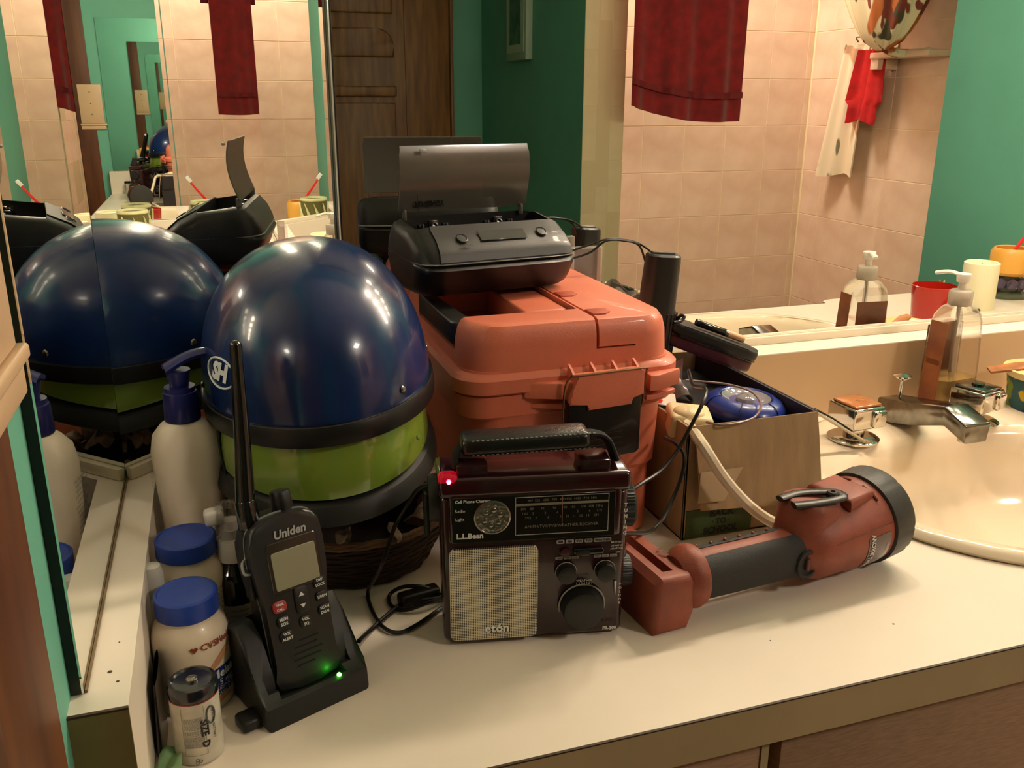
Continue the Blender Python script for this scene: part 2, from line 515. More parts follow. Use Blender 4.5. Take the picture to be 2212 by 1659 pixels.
ME, _ = mirror_panel('tall mirror on the right wall of the vanity', (XM + .1005, .5165), (XM + .1005, .856), .1065, .80, .0073, flip=-1)
CHAN = mat('cream_channel', (226, 214, 190), 0.25, metal=0.0, coat=.5)
for t, L in ((MB_, LB), (MC, LC), (MD, LB)):
    bm = B(); box(bm, 0, L, -.0075, -.0005, -.0083, .0035, .0012, 2); obj('bottom_channel', bm, CHAN, t)
for t in (MA,):
    bm = B(); box(bm, .002, .3395, -.0016, -.0002, -.0012, .0006); obj('bottom_channel', bm, mat('brown_seam', (112, 92, 62), .6), t, smooth=False)
EDGE = mat('mirror_edge_strip', (170, 172, 160), .18, metal=.6)
bm = B(); box(bm, LB - .0045, LB - .0008, -.0035, -.0003, .004, .686, .0006); obj('edge_strip', bm, EDGE, MB_)
bm = B(); box(bm, .0002, .0030, -.0030, -.0003, .004, .686, .0006); obj('edge_strip', bm, mat('dark_edge_strip', (60, 60, 56), .25, metal=.5), MC)

# ------------------------------------------------------------------ light bar above the back mirror (its lamps light the room)
lb = thing('vanity_light_bar', 'chrome light bar with round warm globe bulbs above the back mirror', 'lamp', (.93, YC, BULB_Z))
bm = B(); box(bm, -.72, .72, -.03, .0, -.055, .055, .006, 3); obj('back_plate', bm, CHROME, lb)
BULB = mat('globe_bulb', (255, 244, 224), .3, emit=(255, 232, 204), estr=BULB_E)
for x in BULB_X:
    bm = B(); cyl(bm, (x - .93, -.03, 0), (x - .93, -.08, 0), .02, .018, 20, .002); so = obj('socket', bm, CHROME, lb)
    bm = B(); sphere(bm, (x - .93, BULB_Y - YC, 0), .038, 24, 16); obj('bulb', bm, BULB, lb)

# ceiling lamp body around the room light
cl = thing('ceiling_lamp', 'square white ceiling lamp over the middle of the room', 'lamp', (1.78, -.92, CZ))
bm = B(); box(bm, -.17, .17, -.17, .17, -.008, -.0005, .003); obj('housing', bm, mat('white_enamel', (230, 224, 210), .4), cl)

# ================================================================== things in the room behind, seen in the mirrors
def cloth(name, label, cat, f, nu, nv, thick, m, group=None):
    bm = B(); grid_surface(bm, f, nu, nv, thick)
    return bm
# burgundy towel folded over a bar on the tiled partition
BURG = mat('burgundy_terry', (132, 14, 18), 0.95, var=.2, vscale=30, bump=.6, bscale=900, sheen=.3)
tw = thing('bath_towel', 'burgundy bath towel hanging folded in front of the tiled tub wall', 'towel', (1.545, -.61, 1.05))
def towel_f(short):
    L = .622 if not short else .22
    off = .012 if not short else -.034
    sh = 0 if not short else .022
    def f(u, v):
        # u along width (towel runs diagonally), v down
        x = -.190 + .375 * u + sh * (2 * u - 1); y = -.04 + .08 * u
        fold = .012 * math.sin(u * 17 + 1.0) * (.3 + v) + .006 * math.sin(u * 41) * v
        nx, ny = -.22, .975
        zz = -L * v
        if not short: zz -= v * (.022 * math.sin(PI * min(1, max(0, u))) + .05 * u)
        k = off + fold
        return Vector((x + nx * k, y + ny * k, zz))
    return f
bm = B(); grid_surface(bm, towel_f(False), 48, 20, .010); tf = obj('front_layer', bm, BURG, tw)
bm = B(); grid_surface(bm, towel_f(True), 40, 8, .010); obj('back_layer', bm, BURG, tw)
def hem(u, v):
    p = towel_f(False)(u, .86 + .03 * v); p.x -= .22 * .0115; p.y += .975 * .0115
    return p
bm = B(); grid_surface(bm, hem, 48, 2, .002); obj('woven_border', bm, mat('burgundy_border', (104, 10, 14), .8), tw)
bar = thing('towel_bar', 'chrome towel bar holding the burgundy towel', 'bar', (1.545, -.61, 1.05))
bm = B(); cyl(bm, (-.205, -.05, -.004), (.205, .05, -.004), .007); obj('bar', bm, CHROME, bar)
bm = B(); cyl(bm, (-.175, -.045, -.004), (-.165, -.188, -.004), .008); obj('bracket', bm, CHROME, bar)

# soap ledge on the tiled side wall
sl = thing('shower_ledge', 'small tiled ledge on the right tub wall under the patterned curtain', 'ledge', (2.483, -.62, .615))
bm = B(); box(bm, -.10, 0, -.14, .16, -.022, 0, .005, 3); obj('shelf', bm, TILE, sl)
bm = B(); prism(bm, [(-.09, -.14), (-.0, -.14), (0, -.10), (-.09, -.10)], -.06, -.022, 'Z', .003); obj('support', bm, TILE, sl)

# patterned shower curtain gathered in a bulge
def pattern_mat(name, base, cols, scale, thr):
    m = bpy.data.materials.new(name); m.use_nodes = True
    nt = m.node_tree; b = nt.nodes['Principled BSDF']; b.inputs['Roughness'].default_value = .85
    tc = nt.nodes.new('ShaderNodeTexCoord')
    last = None
    rgb = nt.nodes.new('ShaderNodeRGB'); rgb.outputs[0].default_value = col(base); last = rgb.outputs[0]
    for i, (c, sc, st, th) in enumerate(cols):
        mp = nt.nodes.new('ShaderNodeMapping'); mp.inputs['Location'].default_value = (i * 3.7, i * 1.3, i * 2.1)
        mp.inputs['Scale'].default_value = st
        nt.links.new(tc.outputs['Object'], mp.inputs['Vector'])
        n = nt.nodes.new('ShaderNodeTexNoise'); n.inputs['Scale'].default_value = sc; n.inputs['Detail'].default_value = 1.5
        nt.links.new(mp.outputs['Vector'], n.inputs['Vector'])
        cr = nt.nodes.new('ShaderNodeValToRGB'); cr.color_ramp.elements[0].position = th; cr.color_ramp.elements[1].position = th + .02
        nt.links.new(n.outputs['Fac'], cr.inputs['Fac'])
        mx = nt.nodes.new('ShaderNodeMix'); mx.data_type = 'RGBA'
        mx.inputs[7].default_value = col(c)
        nt.links.new(cr.outputs['Color'], mx.inputs[0]); nt.links.new(last, mx.inputs[6])
        last = mx.outputs[2]
    nt.links.new(last, b.inputs['Base Color'])
    return m
CURT = pattern_mat('leaf_print', (222, 204, 168), [((70, 66, 44), 16, (1, 1, .45), .55), ((176, 96, 42), 9, (1, 1, .8), .56), ((74, 76, 84), 7, (1, 1, 1), .66), ((120, 52, 36), 24, (1, 1, .6), .57)], 1, 1)
sc = thing('shower_curtain', 'shower curtain with brown and green leaf print gathered into a bulge', 'curtain', (2.31, -.66, .615))
sc.scale = (1.3, 1.38, 1.3)
def curt(u, v):
    a = 2 * PI * u
    h = v
    r = (.018 + .25 * (h ** .55)) if h < .55 else .018 + .25 * (.55 ** .55) + .02 * (h - .55)
    r *= 1 + .06 * math.sin(9 * a + 3 * h) + .03 * math.sin(17 * a)
    return Vector((r * .50 * math.cos(a) + .02 * h, r * math.sin(a) + .04 * (1 - h), .55 * h))
bm = B(); grid_surface(bm, curt, 96, 24, 0, closed_u=True); obj('gathered_cloth', bm, CURT, sc)
bm = B(); tube(bm, [(.0, .04, .01), (.04, .05, -.006), (.1, .06, -.006), (.14, .06, .0)], .012, 8); obj('tied_end', bm, CURT, sc)

# hanging cloths on the side wall
STAIN = pattern_mat('stained_cotton', (232, 210, 180), [((196, 150, 116), 7, (1, 1, 1), .60), ((120, 110, 84), 15, (1, 1, .4), .66)], 1, 1)
def drape(u, v, w0, w1, L, amp, seed, skew=0.0):
    y = (u - .5) * (w0 + (w1 - w0) * v) + skew * v
    x = -.02 - amp * (.6 + .4 * v) * (1 + math.sin(u * 8 + seed)) - amp * .3 * math.sin(u * 19 + seed)
    return Vector((x, y, -L * v - .012 * math.sin(u * 6 + seed) * v))
wc = thing('washcloth', 'white washcloth with brown stains hanging on the right tub wall', 'cloth', (2.48, -.90, .655))
bm = B(); grid_surface(bm, lambda u, v: drape(u, v, .15, .23, .50, .022, .4, -.05), 30, 24, .006); obj('cloth', bm, STAIN, wc)
bm = B(); tube(bm, [(-.004, -.05, .01), (-.03, -.03, .025), (-.03, .02, .022), (-.004, .04, .01)], .003, 8); obj('hanging_loop', bm, mat('grey_cord', (120, 112, 92), .8), wc)
rc = thing('red_cloth', 'bright red rag hanging beside the stained washcloth', 'cloth', (2.455, -.79, .63))
RED = mat('red_cloth', (196, 24, 24), .9, var=.15, vscale=20, bump=.4, bscale=600)
bm = B(); grid_surface(bm, lambda u, v: drape(u, v, .14, .20 if v < .7 else .14, .26, .018, 2.0, -.015), 24, 16, .006); obj('cloth', bm, RED, rc)
hk = thing('wall_hook', 'white hook on the tub wall behind the red rag', 'hook', (2.4868, -.80, .64))
bm = B(); box(bm, -.006, 0, -.07, .07, -.015, .015, .003); tube(bm, [(-.004, 0, 0), (-.03, 0, -.01), (-.036, 0, .012)], .004); obj('hook_bar', bm, CHROME, hk)

# framed picture on the side of the partition
pc = thing('framed_picture', 'small pale framed picture on the teal wall', 'picture', (1.25, -1.45, .70))
bm = B(); box(bm, -.030, 0, -.125, .125, -.105, .18, .004); obj('frame', bm, mat('pale_frame', (150, 168, 150), .5), pc)
bm = B(); box(bm, -.0315, -.0300, -.105, .105, -.075, .16); mt_ = obj('mount', bm, mat('picture_mount', (176, 188, 166), .7), pc, smooth=False)
bm = B(); box(bm, -.0325, -.0315, -.070, .070, -.045, .13); obj('print', bm, mat('green_print', (86, 128, 108), .7, var=.5, vscale=20, c2=(50, 90, 76)), pc, smooth=False)

# things on the right end of the countertop
WAX = mat('white_wax', (244, 236, 202), .45, sss=.3)
def pillar(x, y, r, h, label, m=WAX):
    t = thing('pillar_candle', label, 'candle', (x, y, 0))
    bm = B(); lathe(bm, [(r * .97, 0), (r, .003), (r, h - .002), (r - .003, h), (r - .006, h - .001), (r - .008, h - .012), (.002, h - .014)], 40, cap1=True); obj('wax', bm, m, t)
    bm = B(); cyl(bm, (0, 0, h - .014), (.001, 0, h - .004), .0008, n=6); obj('wick', bm, BLACK_PR, t)
    return t
pillar(1.625, .640, .037, .105, 'white pillar candle at the right end of the countertop')
rcup = thing('red_tumbler', 'translucent red plastic tumbler beside the hand soap', 'cup', (1.40, .745, 0))
bm = B(); lathe(bm, [(.001, .002), (.034, .002), (.037, .0), (.044, .085), (.0425, .086), (.036, .006), (.001, .005)], 40, cap0=False, cap1=False)
obj('cup', bm, mat('red_acrylic', (214, 40, 24), .15, trans=.45, coat=.4), rcup)
oc = thing('toothbrush_holder', 'amber yellow candle glass used as toothbrush holder on crystal stand', 'holder', (1.79, .565, 0))
AMB = mat('amber_wax', (226, 166, 74), .4, coat=.3, sss=.2)
bm = B(); lathe(bm, [(.001, .055), (.040, .055), (.046, .062), (.047, .108), (.040, .118), (.037, .116), (.041, .106), (.040, .066), (.001, .064)], 40, cap0=False, cap1=False); obj('glass', bm, AMB, oc)
CRY = mat('purple_crystal', (150, 134, 168), .03, trans=.75, ior=1.5)
for k in range(9):
    a = 2 * PI * k / 9
    bm = B(); bmesh.ops.create_icosphere(bm, subdivisions=1, radius=.0155, matrix=T(.036 * math.cos(a), .036 * math.sin(a), .034)); obj('crystal_bead', bm, CRY, oc, smooth=False)
bm = B(); lathe(bm, [(.046, 0), (.048, .008), (.030, .018), (.026, .055), (.001, .055)], 9, cap0=True); obj('stand', bm, mat('green_glass', (120, 128, 104), .1, trans=.5), oc, smooth=False)
tb = thing('toothbrush', 'red toothbrush with white bristles leaning out of the amber glass', 'toothbrush', (1.79, .565, .068))
bm = B(); tube(bm, [(-.03, .0, 0), (.01, 0, .05), (.045, 0, .095), (.066, 0, .125)], lambda t: .0048 - .002 * t, 8); obj('handle', bm, mat('red_plastic', (208, 34, 30), .3), tb)
bm = B(); box(bm, -.005, .006, -.004, .004, -.010, .012, .001, 1, M=T(.066, 0, .128) @ RY(38)); obj('bristles', bm, mat('white_bristle', (225, 225, 220), .7), tb)
# striped stoneware cup
def striped_mat():
    m = bpy.data.materials.new('glazed_stoneware'); m.use_nodes = True
    m.node_tree.nodes['Principled BSDF'].inputs['Base Color'].default_value = col((214, 210, 160))
    m.node_tree.nodes['Principled BSDF'].inputs['Roughness'].default_value = .3
    return m
SC1 = striped_mat(); SC2 = mat('olive_glaze', (96, 92, 50), .35)
sc_ = thing('stoneware_cup', 'olive stoneware cup with carved pale leaves at the far end of the counter', 'cup', (1.815, .74, 0))
sc_.scale = (1, 1, 1.55)
bm = B(); lathe(bm, [(.030, 0), (.036, .004), (.040, .05), (.0415, .088), (.040, .092), (.037, .088), (.034, .01), (.001, .008)], 44, cap1=False); obj('cup', bm, SC2, sc_)
for k in range(9):
    a0 = 2 * PI * k / 9
    def lf(u, v, a0=a0):
        w = math.sin(PI * min(1, v * 1.02)) * .30 + .02
        a = a0 + v * 1.0 + (u - .5) * w
        r = .0385 + .0045 * v + .0040 * math.cos((u - .5) * PI)
        return Vector((r * math.cos(a), r * math.sin(a), .006 + .078 * v))
    bm = B(); grid_surface(bm, lf, 4, 12, 0); obj('carved_leaf', bm, SC1, sc_)
bm = B(); lathe(bm, [(.0405, .086), (.0425, .090), (.0405, .094), (.0385, .090), (.0405, .086)], 40, cap0=False, cap1=False); obj('rim', bm, SC1, sc_)
pillar(1.70, .90, .034, .055, 'short white candle beside the carved stoneware cup')
pillar(1.62, .955, .036, .085, 'pale candle near the back splash at the right end')
# black hair clip and pen lying by the mirror
hc = thing('hair_comb', 'dark comb lying flat on the countertop behind the soap', 'comb', (1.47, .93, 0))
bm = B(); box(bm, -.06, .06, -.010, .002, 0.0005, .005, .0015); obj('spine', bm, BLACK_PL, hc)
for k in range(16):
    bm = B(); box(bm, -.056 + .007 * k, -.053 + .007 * k, .002, .018, .001, .004); obj('tooth', bm, BLACK_PL, hc, smooth=False)
pn = thing('black_pen', 'black pen lying by the white pillar candle', 'pen', (1.55, .70, .0045), (0, 0, R(-25)))
bm = B(); cyl(bm, (-.06, 0, 0), (.05, 0, 0), .0042, .0042, 12, .001); obj('barrel', bm, BLACK_PL, pn)
bm = B(); cyl(bm, (.05, 0, 0), (.06, 0, 0), .004, .001, 12); obj('tip', bm, CHROME, pn)
# clear glass bottle at the edge
gb = thing('glass_dropper', 'small clear glass bottle at the right end of the countertop', 'bottle', (1.50, .66, 0))
bm = B(); lathe(bm, [(.018, 0), (.021, .004), (.021, .035), (.007, .055), (.006, .075), (.005, .075), (.005, .055), (.018, .034), (.018, .005), (.001, .004)], 28, cap1=False); obj('glass', bm, mat('clear_glass', (235, 240, 235), .02, trans=1.0), gb)
# outlet plate on the left teal wall next to the mirror

# ================================================================== sink and faucet
sk = thing('sink', 'cream oval drop-in sink set into the laminate countertop', 'sink', (SCX, SCY, 0))
def supr(t, a, b, e):
    c, s = math.cos(t), math.sin(t)
    return ((abs(c) / a) ** e + (abs(s) / b) ** e) ** (-1 / e)
NS = 120
def ring(bm, a, b, e, cx, cy, z):
    out = []
    for k in range(NS):
        t = 2 * PI * k / NS
        q = supr(t, a, b, e)
        out.append(bm.verts.new((cx + q * math.cos(t), cy + q * math.sin(t), z)))
    return out
bm = B()
# outer rim -> deck -> bowl; bowl centre is shifted to the front to leave the faucet deck
rings = [ring(bm, SA - .003, SB - .003, SE, 0, 0, .0004), ring(bm, SA, SB, SE, 0, 0, .005), ring(bm, SA - .003, SB - .003, SE, 0, 0, .0105),
         ring(bm, SA - .010, SB - .010, SE, 0, 0, .0135), ring(bm, SA - .020, SB - .019, SE, 0, -.001, .0125), ring(bm, .247, .190, 2.25, 0, -.030, .0105), ring(bm, .238, .178, 2.25, 0, -.038, .006),
         ring(bm, .233, .172, 2.25, 0, -.040, -.004), ring(bm, .230, .168, 2.25, 0, -.041, -.030), ring(bm, .222, .158, 2.3, 0, -.042, -.085),
         ring(bm, .19, .125, 2.3, 0, -.043, -.115), ring(bm, .14, .085, 2.2, 0, -.044, -.140), ring(bm, .05, .04, 2, 0, -.045, -.150), ring(bm, .021, .021, 2, 0, -.045, -.151)]
for i in range(len(rings) - 1):
    for j in range(NS):
        bm.faces.new((rings[i][j], rings[i][(j + 1) % NS], rings[i + 1][(j + 1) % NS], rings[i + 1][j]))
bm.faces.new(rings[-1])
obj('basin', bm, PORCELAIN, sk, sharp=60)
bm = B(); lathe(bm, [(.02, -.150), (.021, -.148), (.014, -.147), (.001, -.149)], 24, M=T(0, -.045, 0)); obj('drain', bm, CHROME, sk)

fc = thing('faucet', 'square chrome faucet with two block handles and lift rod behind the sink', 'faucet', (.905, .955, .0125))
# spout along -Y, lengthwise section with a kinked nose
def loft(bm, secs):
    """secs: list of (y, x half width bottom, x half width top, z bottom, z top)"""
    R_ = []
    for y, wb, wt, zb, zt in secs:
        R_.append([bm.verts.new(p) for p in ((-wb, y, zb), (wb, y, zb), (wt, y, zt), (-wt, y, zt))])
    for i in range(len(R_) - 1):
        for j in range(4): bm.faces.new((R_[i][j], R_[i][(j + 1) % 4], R_[i + 1][(j + 1) % 4], R_[i + 1][j]))
    bm.faces.new(R_[0]); bm.faces.new(R_[-1][::-1])
    bmesh.ops.bevel(bm, geom=list(bm.edges), offset=.0025, segments=2, profile=.5, affect='EDGES', clamp_overlap=True)
bm = B(); loft(bm, [(.040, .022, .020, .0, .030), (.012, .022, .021, .0, .035), (-.030, .019, .021, .010, .043), (-.082, .017, .020, .028, .056), (-.122, .018, .021, .016, .042)])
sp = obj('spout', bm, CHROME_DULL, fc)
bm = B(); cyl(bm, (0, -.104, .026), (0, -.104, .012), .010, .009, 20, .001); obj('aerator', bm, CHROME, fc)
bm = B(); cyl(bm, (0, .020, .028), (0, .020, .060), .0028, n=12); lathe(bm, [(.001, .058), (.006, .060), (.0125, .064), (.0128, .066), (.004, .0685), (.001, .069)], 28, M=T(0, .020, 0)); obj('lift_rod', bm, CHROME, fc)
COPPER = mat('amber_acrylic', (176, 108, 62), .12, coat=.6, spec=.6)
for sx, lab in ((-1, 'l'), (1, 'r')):
    hx, hy = (-.108, -.022) if sx < 0 else (.100, -.018)
    bm = B(); lathe(bm, [(.034, .0), (.034, .002), (.030, .0045), (.018, .006), (.001, .006)], 40, M=T(hx, hy, 0)); obj('flange', bm, CHROME, fc)
    bm = B(); cyl(bm, (hx, hy, .005), (hx, hy, .03), .0135, .015, 24); obj('stem', bm, CHROME, fc)
    Mh = T(hx, hy, 0) @ RZ(4 if sx < 0 else 14)
    bm = B(); box(bm, -.026, .026, -.026, .026, .020, .050, .0035, 3, M=Mh); hd = obj('handle', bm, CHROME, fc)
    bm = B(); box(bm, -.022, .022, -.022, .022, .050, .0535, .0016, 3, M=Mh)
    obj('handle_cap', bm, COPPER if sx < 0 else CHROME_DULL, hd)
    if sx < 0:
        lettering([('H', .008, 0, 0, {})], CHROME, hd, M=Mh @ T(0, 0, .0538) @ RZ(10))
    else:
        bm = B(); lathe(bm, [(.009, .0535), (.008, .0565), (.001, .057)], 20, M=T(hx, hy, 0)); obj('index_button', bm, BLACK_GL, hd)
    bm = B(); box(bm, .004, .0255, -.031, -.024, .022, .046, .004, 3, M=Mh); obj('grip_lug', bm, CHROME, hd)

# hand soap bottle
sb_ = thing('soap_bottle', 'clear hand soap pump bottle with pale yellow soap behind the faucet', 'bottle', (1.012, 1.000, .013), (0, 0, R(6)))
sb_.scale = (1.25, 1.15, 1.04)
CLEARP = mat('clear_plastic', (238, 232, 222), .04, trans=1.0, ior=1.2, alpha=.55)
SOAP = mat('yellow_soap', (236, 196, 120), .2, trans=.55, ior=1.33, alpha=.8)
def sqring(bm, w, d, z, r=.3, n=8):
    return [bm.verts.new((u, v, z)) for u, v in rrect(w, d, min(w, d) * r, n)]
def sqloft(bm, secs, r=.3, caps=True):
    R_ = [sqring(bm, w, d, z, r) for w, d, z in secs]
    n = len(R_[0])
    for i in range(len(R_) - 1):
        for j in range(n): bm.faces.new((R_[i][j], R_[i][(j + 1) % n], R_[i + 1][(j + 1) % n], R_[i + 1][j]))
    if caps: bm.faces.new(R_[0]); bm.faces.new(R_[-1][::-1])
bm = B(); sqloft(bm, [(.058, .042, 0), (.062, .046, .004), (.060, .044, .07), (.054, .040, .125), (.050, .036, .136), (.034, .030, .146), (.022, .022, .150)], .28)
obj('bottle_body', bm, CLEARP, sb_)
bm = B(); sqloft(bm, [(.054, .038, .003), (.058, .042, .006), (.057, .041, .046), (.057, .041, .0465)], .28); obj('liquid_soap', bm, SOAP, sb_)
bm = B(); box(bm, -.0222, .0222, .0212, .0218, .012, .118, .0003, 1); obj('back_label', bm, mat('brown_label', (126, 74, 46), .4, var=.3, vscale=25), sb_)
bm = B(); prism(bm, [(-.0325, .006), (-.0312, .006), (-.0262, .128), (-.0276, .128)], -.0130, .0130, 'Y', .0003, 1); obj('side_label', bm, mat('amber_label', (168, 98, 56), .35, var=.5, vscale=14, c2=(112, 62, 40)), sb_)
bm = B(); tube(bm, [(0, 0, .150), (0, 0, .08), (.004, 0, .012)], .0022, 8); obj('dip_tube', bm, mat('tube_plastic', (236, 226, 210), .2, trans=.4), sb_)
bm = B(); lathe(bm, [(.0125, .149), (.0135, .151), (.0135, .168), (.012, .170), (.005, .171)], 32, rmod=lambda a, z: 1 + .02 * math.cos(24 * a)); obj('collar', bm, mat('frosted_plastic', (214, 200, 182), .25, trans=.35), sb_)
bm = B(); cyl(bm, (0, 0, .170), (0, 0, .182), .0045, n=16); cyl(bm, (0, 0, .181), (0, 0, .193), .0075, .0085, 20, .001); tube(bm, [(0, 0, .190), (-.006, .016, .193), (-.010, .032, .189)], .0038, 8, flat=.7); obj('pump_head', bm, mat('white_pump', (236, 226, 214), .3), sb_)

# painted bowl with soap and wooden comb
bw = thing('painted_cup', 'colourful floral painted cup holding soap and wooden comb beside the faucet', 'cup', (1.1298, 0.9623, 0.0000))
bw.location = (1.150, .955, .0)
FLOR = pattern_mat('floral_glaze', (52, 92, 96), [((214, 176, 40), 30, (1, 1, 1), .54), ((122, 142, 40), 26, (1, 1, 1), .56), ((34, 60, 104), 38, (1, 1, 1), .62)], 1, 1)
bm = B(); lathe(bm, [(.040, .0), (.044, .003), (.050, .052), (.052, .062)], 48, cap1=False); obj('cup_wall', bm, FLOR, bw)
bm = B(); lathe(bm, [(.052, .060), (.0555, .066), (.0575, .071), (.054, .072), (.047, .062), (.040, .060), (.001, .060)], 48, cap0=False, cap1=False); obj('rim', bm, mat('cream_rim', (226, 204, 140), .35), bw)
sp2 = thing('soap_bar', 'white soap bar lying in the painted cup', 'soap', (1.155, .945, .069))
bm = B(); sphere(bm, (0, 0, 0), .026, s=(1.1, .75, .34)); obj('soap', bm, mat('white_soap', (246, 240, 224), .35, sss=.2), sp2)
wcb = thing('wooden_comb', 'orange brown wooden comb resting across the painted cup', 'comb', (1.118, .965, .074), (R(8), R(-10), R(-28)))
bm = B(); prism(bm, [(-.050, -.010), (.040, -.012), (.050, -.002), (.042, .010), (-.010, .013), (-.050, .008)], 0, .004, 'Z', .0012); obj('blade', bm, mat('comb_wood', (188, 116, 60), .45, var=.3, vscale=40), wcb)
oran = thing('orange_clip', 'orange hair clip in the painted cup', 'clip', (1.095, .925, .0725), (0, 0, R(40)))
bm = B(); tube(bm, [(-.022, 0, 0), (0, .004, .003), (.024, 0, 0)], .004, 8, flat=.7); obj('clip', bm, mat('orange_plastic', (214, 92, 28), .3), oran)

# interdental stick leaning from the box to the faucet flange
st = thing('plastic_stick', 'clear plastic stick with dark stripe leaning on the left faucet flange', 'stick', (0, 0, 0))
p0, p1 = Vector((0.7032, 0.9000, 0.0720)), Vector((0.7863, 0.8991, 0.0220))
st.location = p0; d_ = p1 - p0
bm = B(); tube(bm, [(0, 0, 0), tuple(d_ * .5), tuple(d_)], .0042, 8, 1, flat=.5); obj('shaft', bm, mat('milky_plastic', (206, 190, 160), .25, trans=.3), st)
bm = B(); tube(bm, [tuple(Vector((0, 0, .0035))), tuple(d_ * .35 + Vector((.0015, 0, .0042))), tuple(d_ * .75 + Vector((0, 0, .0035)))], .0012, 6, 1); obj('stripe', bm, BLACK_PR, st)

# ================================================================== left cluster
# beige wall plate by the mirror
wpl = thing('wall_box', 'beige plastic wall box with a ledge beside the left mirror', 'outlet', (XL, .388, .33))
BEI = mat('beige_plastic', (206, 172, 136), .4, var=.04)
bm = B(); box(bm, 0, .0055, .015, .118, -.003, .175, .002, 2); obj('upper_plate', bm, BEI, wpl)
bm = B(); box(bm, 0, .0095, .010, .128, -.012, -.0035, .0022, 3); obj('ledge', bm, BEI, wpl)
bm = B(); box(bm, 0, .0065, .013, .122, -.030, -.0125, .002, 2); obj('lower_plate', bm, BEI, wpl)
for z in (.04, .09, .14):
    bm = B(); lathe(bm, [(.003, .0055), (.0028, .0066), (.001, .0068)], 14, M=T(0, .066, z) @ RY(90)); obj('plate_screw', bm, SCREW, wpl)
# switch plate seen in the mirrors

def bottle_text(r, z0, a0, cx=0, cy=0, off=.0004):
    """wrap: x along the circumference, y up, centred on azimuth a0 (degrees)"""
    def f(x, y):
        a = R(a0) + x / r
        return (cx + (r + off) * math.cos(a), cy + (r + off) * math.sin(a), z0 + y)
    return f
WHITE_PL = mat('white_plastic', (226, 212, 190), .35, coat=.1)
NAVY = mat('navy_plastic', (26, 30, 92), .3, coat=.2)
BLUECAP = mat('blue_cap', (34, 66, 158), .38, bump=.2, bscale=900)
# lotion bottle
lo = thing('lotion_bottle', 'white lotion bottle with navy blue pump beside the left mirror', 'bottle', (-.0415, .800, 0), (0, 0, R(12)))
lo.scale = (.84, .84, 1.0)
bm = B(); sqloft(bm, [(.048, .034, 0), (.056, .042, .005), (.060, .046, .06), (.068, .050, .12), (.071, .050, .150), (.064, .044, .166), (.046, .036, .175), (.028, .028, .180)], .42); obj('bottle_body', bm, WHITE_PL, lo)
bm = B(); cyl(bm, (0, 0, .178), (0, 0, .205), .0185, .0175, 32, .0015); cyl(bm, (0, 0, .204), (0, 0, .209), .0155, n=28); obj('collar', bm, NAVY, lo)
bm = B(); cyl(bm, (0, 0, .208), (0, 0, .224), .009, .0125, 24)
grid_surface(bm, lambda u, v: Vector((-.014 + .058 * u, (v - .5) * (.026 - .014 * u), .226 + .011 * math.sin(u * 2.3) + .004 * math.cos((v - .5) * PI))), 14, 6, .004)
obj('pump_head', bm, NAVY, lo)
ln = []
for i in range(22):
    ln.append(('DRY SKIN RELIEF LOTION WITH OATMEAL'[(i * 3) % 11:(i * 3) % 11 + 20 - (i * 7) % 5], .0040, 0, .052 - .0047 * i, {}))
lettering(ln, mat('slate_print', (86, 96, 104), .6), lo, M=T(-.0345, .002, .085) @ RY(-2.5) @ RZ(-90) @ FRONT, name='label_print')

# pill bottles
def pill(name, label, loc, r, h, capr, caph, rot=0):
    t = thing(name, label, 'bottle', loc, (0, 0, R(rot)))
    bm = B(); lathe(bm, [(r * .9, 0), (r, .004), (r, h * .62), (r * .985, h * .70), (r * .90, h * .80), (capr * .92, h * .865), (capr * .90, h)], 48); obj('bottle_body', bm, WHITE_PL, t)
    bm = B(); lathe(bm, [(capr * .97, h * .90), (capr, h * .905), (capr, h * .90 + caph - .001), (capr - .001, h * .9 + caph), (capr - .0022, h * .9 + caph + .0002), (capr - .003, h * .9 + caph - .0006), (.001, h * .9 + caph - .0008)], 56, rmod=lambda a, z: 1 + .006 * math.cos(60 * a) * (1 if z < h * .9 + caph - .0015 else 0)); obj('cap', bm, BLUECAP, t)
    return t
pf = pill('pill_bottle', 'white pill bottle with bright blue cap and navy label, behind the battery', (-.046, .645, 0), .0290, .086, .0232, .0165)
NAVYL = mat('navy_label', (30, 48, 112), .4)
def band(bm, r, a0, a1, zf0, zf1, off=.0003, n=30, m=6):
    grid_surface(bm, lambda u, v: Vector(((r + off) * math.cos(R(a0 + (a1 - a0) * u)), (r + off) * math.sin(R(a0 + (a1 - a0) * u)), zf0(u) + (zf1(u) - zf0(u)) * v)), n, m)
rb = .0290
bm = B(); band(bm, rb, -72, 60, lambda u: .014, lambda u: .037 + .0015 * u); obj('navy_label', bm, NAVYL, pf)
bm = B(); band(bm, rb, -74, -30, lambda u: .006 + .004 * u, lambda u: .0135); obj('tan_patch', bm, mat('tan_label', (196, 142, 100), .5), pf)
def leaf(u, v):
    a = R(-70 + 52 * v); w = .0075 * math.sin(PI * v) ** .8
    return Vector(((rb + .0004) * math.cos(a), (rb + .0004) * math.sin(a), .037 + .017 * v + (u - .5) * w))
bm = B(); grid_surface(bm, leaf, 4, 16); obj('tan_leaf', bm, mat('tan_label', (196, 142, 100), .5), pf)
W_ = dict(bold=.0003)
lettering([('Melatonin', .0098, .006, .004, W_), ('5 mg', .0072, .000, -.0035, {}), ('SLEEP SUPPORT', .0042, .003, -.0083, {'shear': .2}), ('DIETARY SUPPLEMENT', .0038, .003, -.0125, {'shear': .2})], WHITE_PR, pf, wrap=bottle_text(rb, .028, -38, off=.0008))
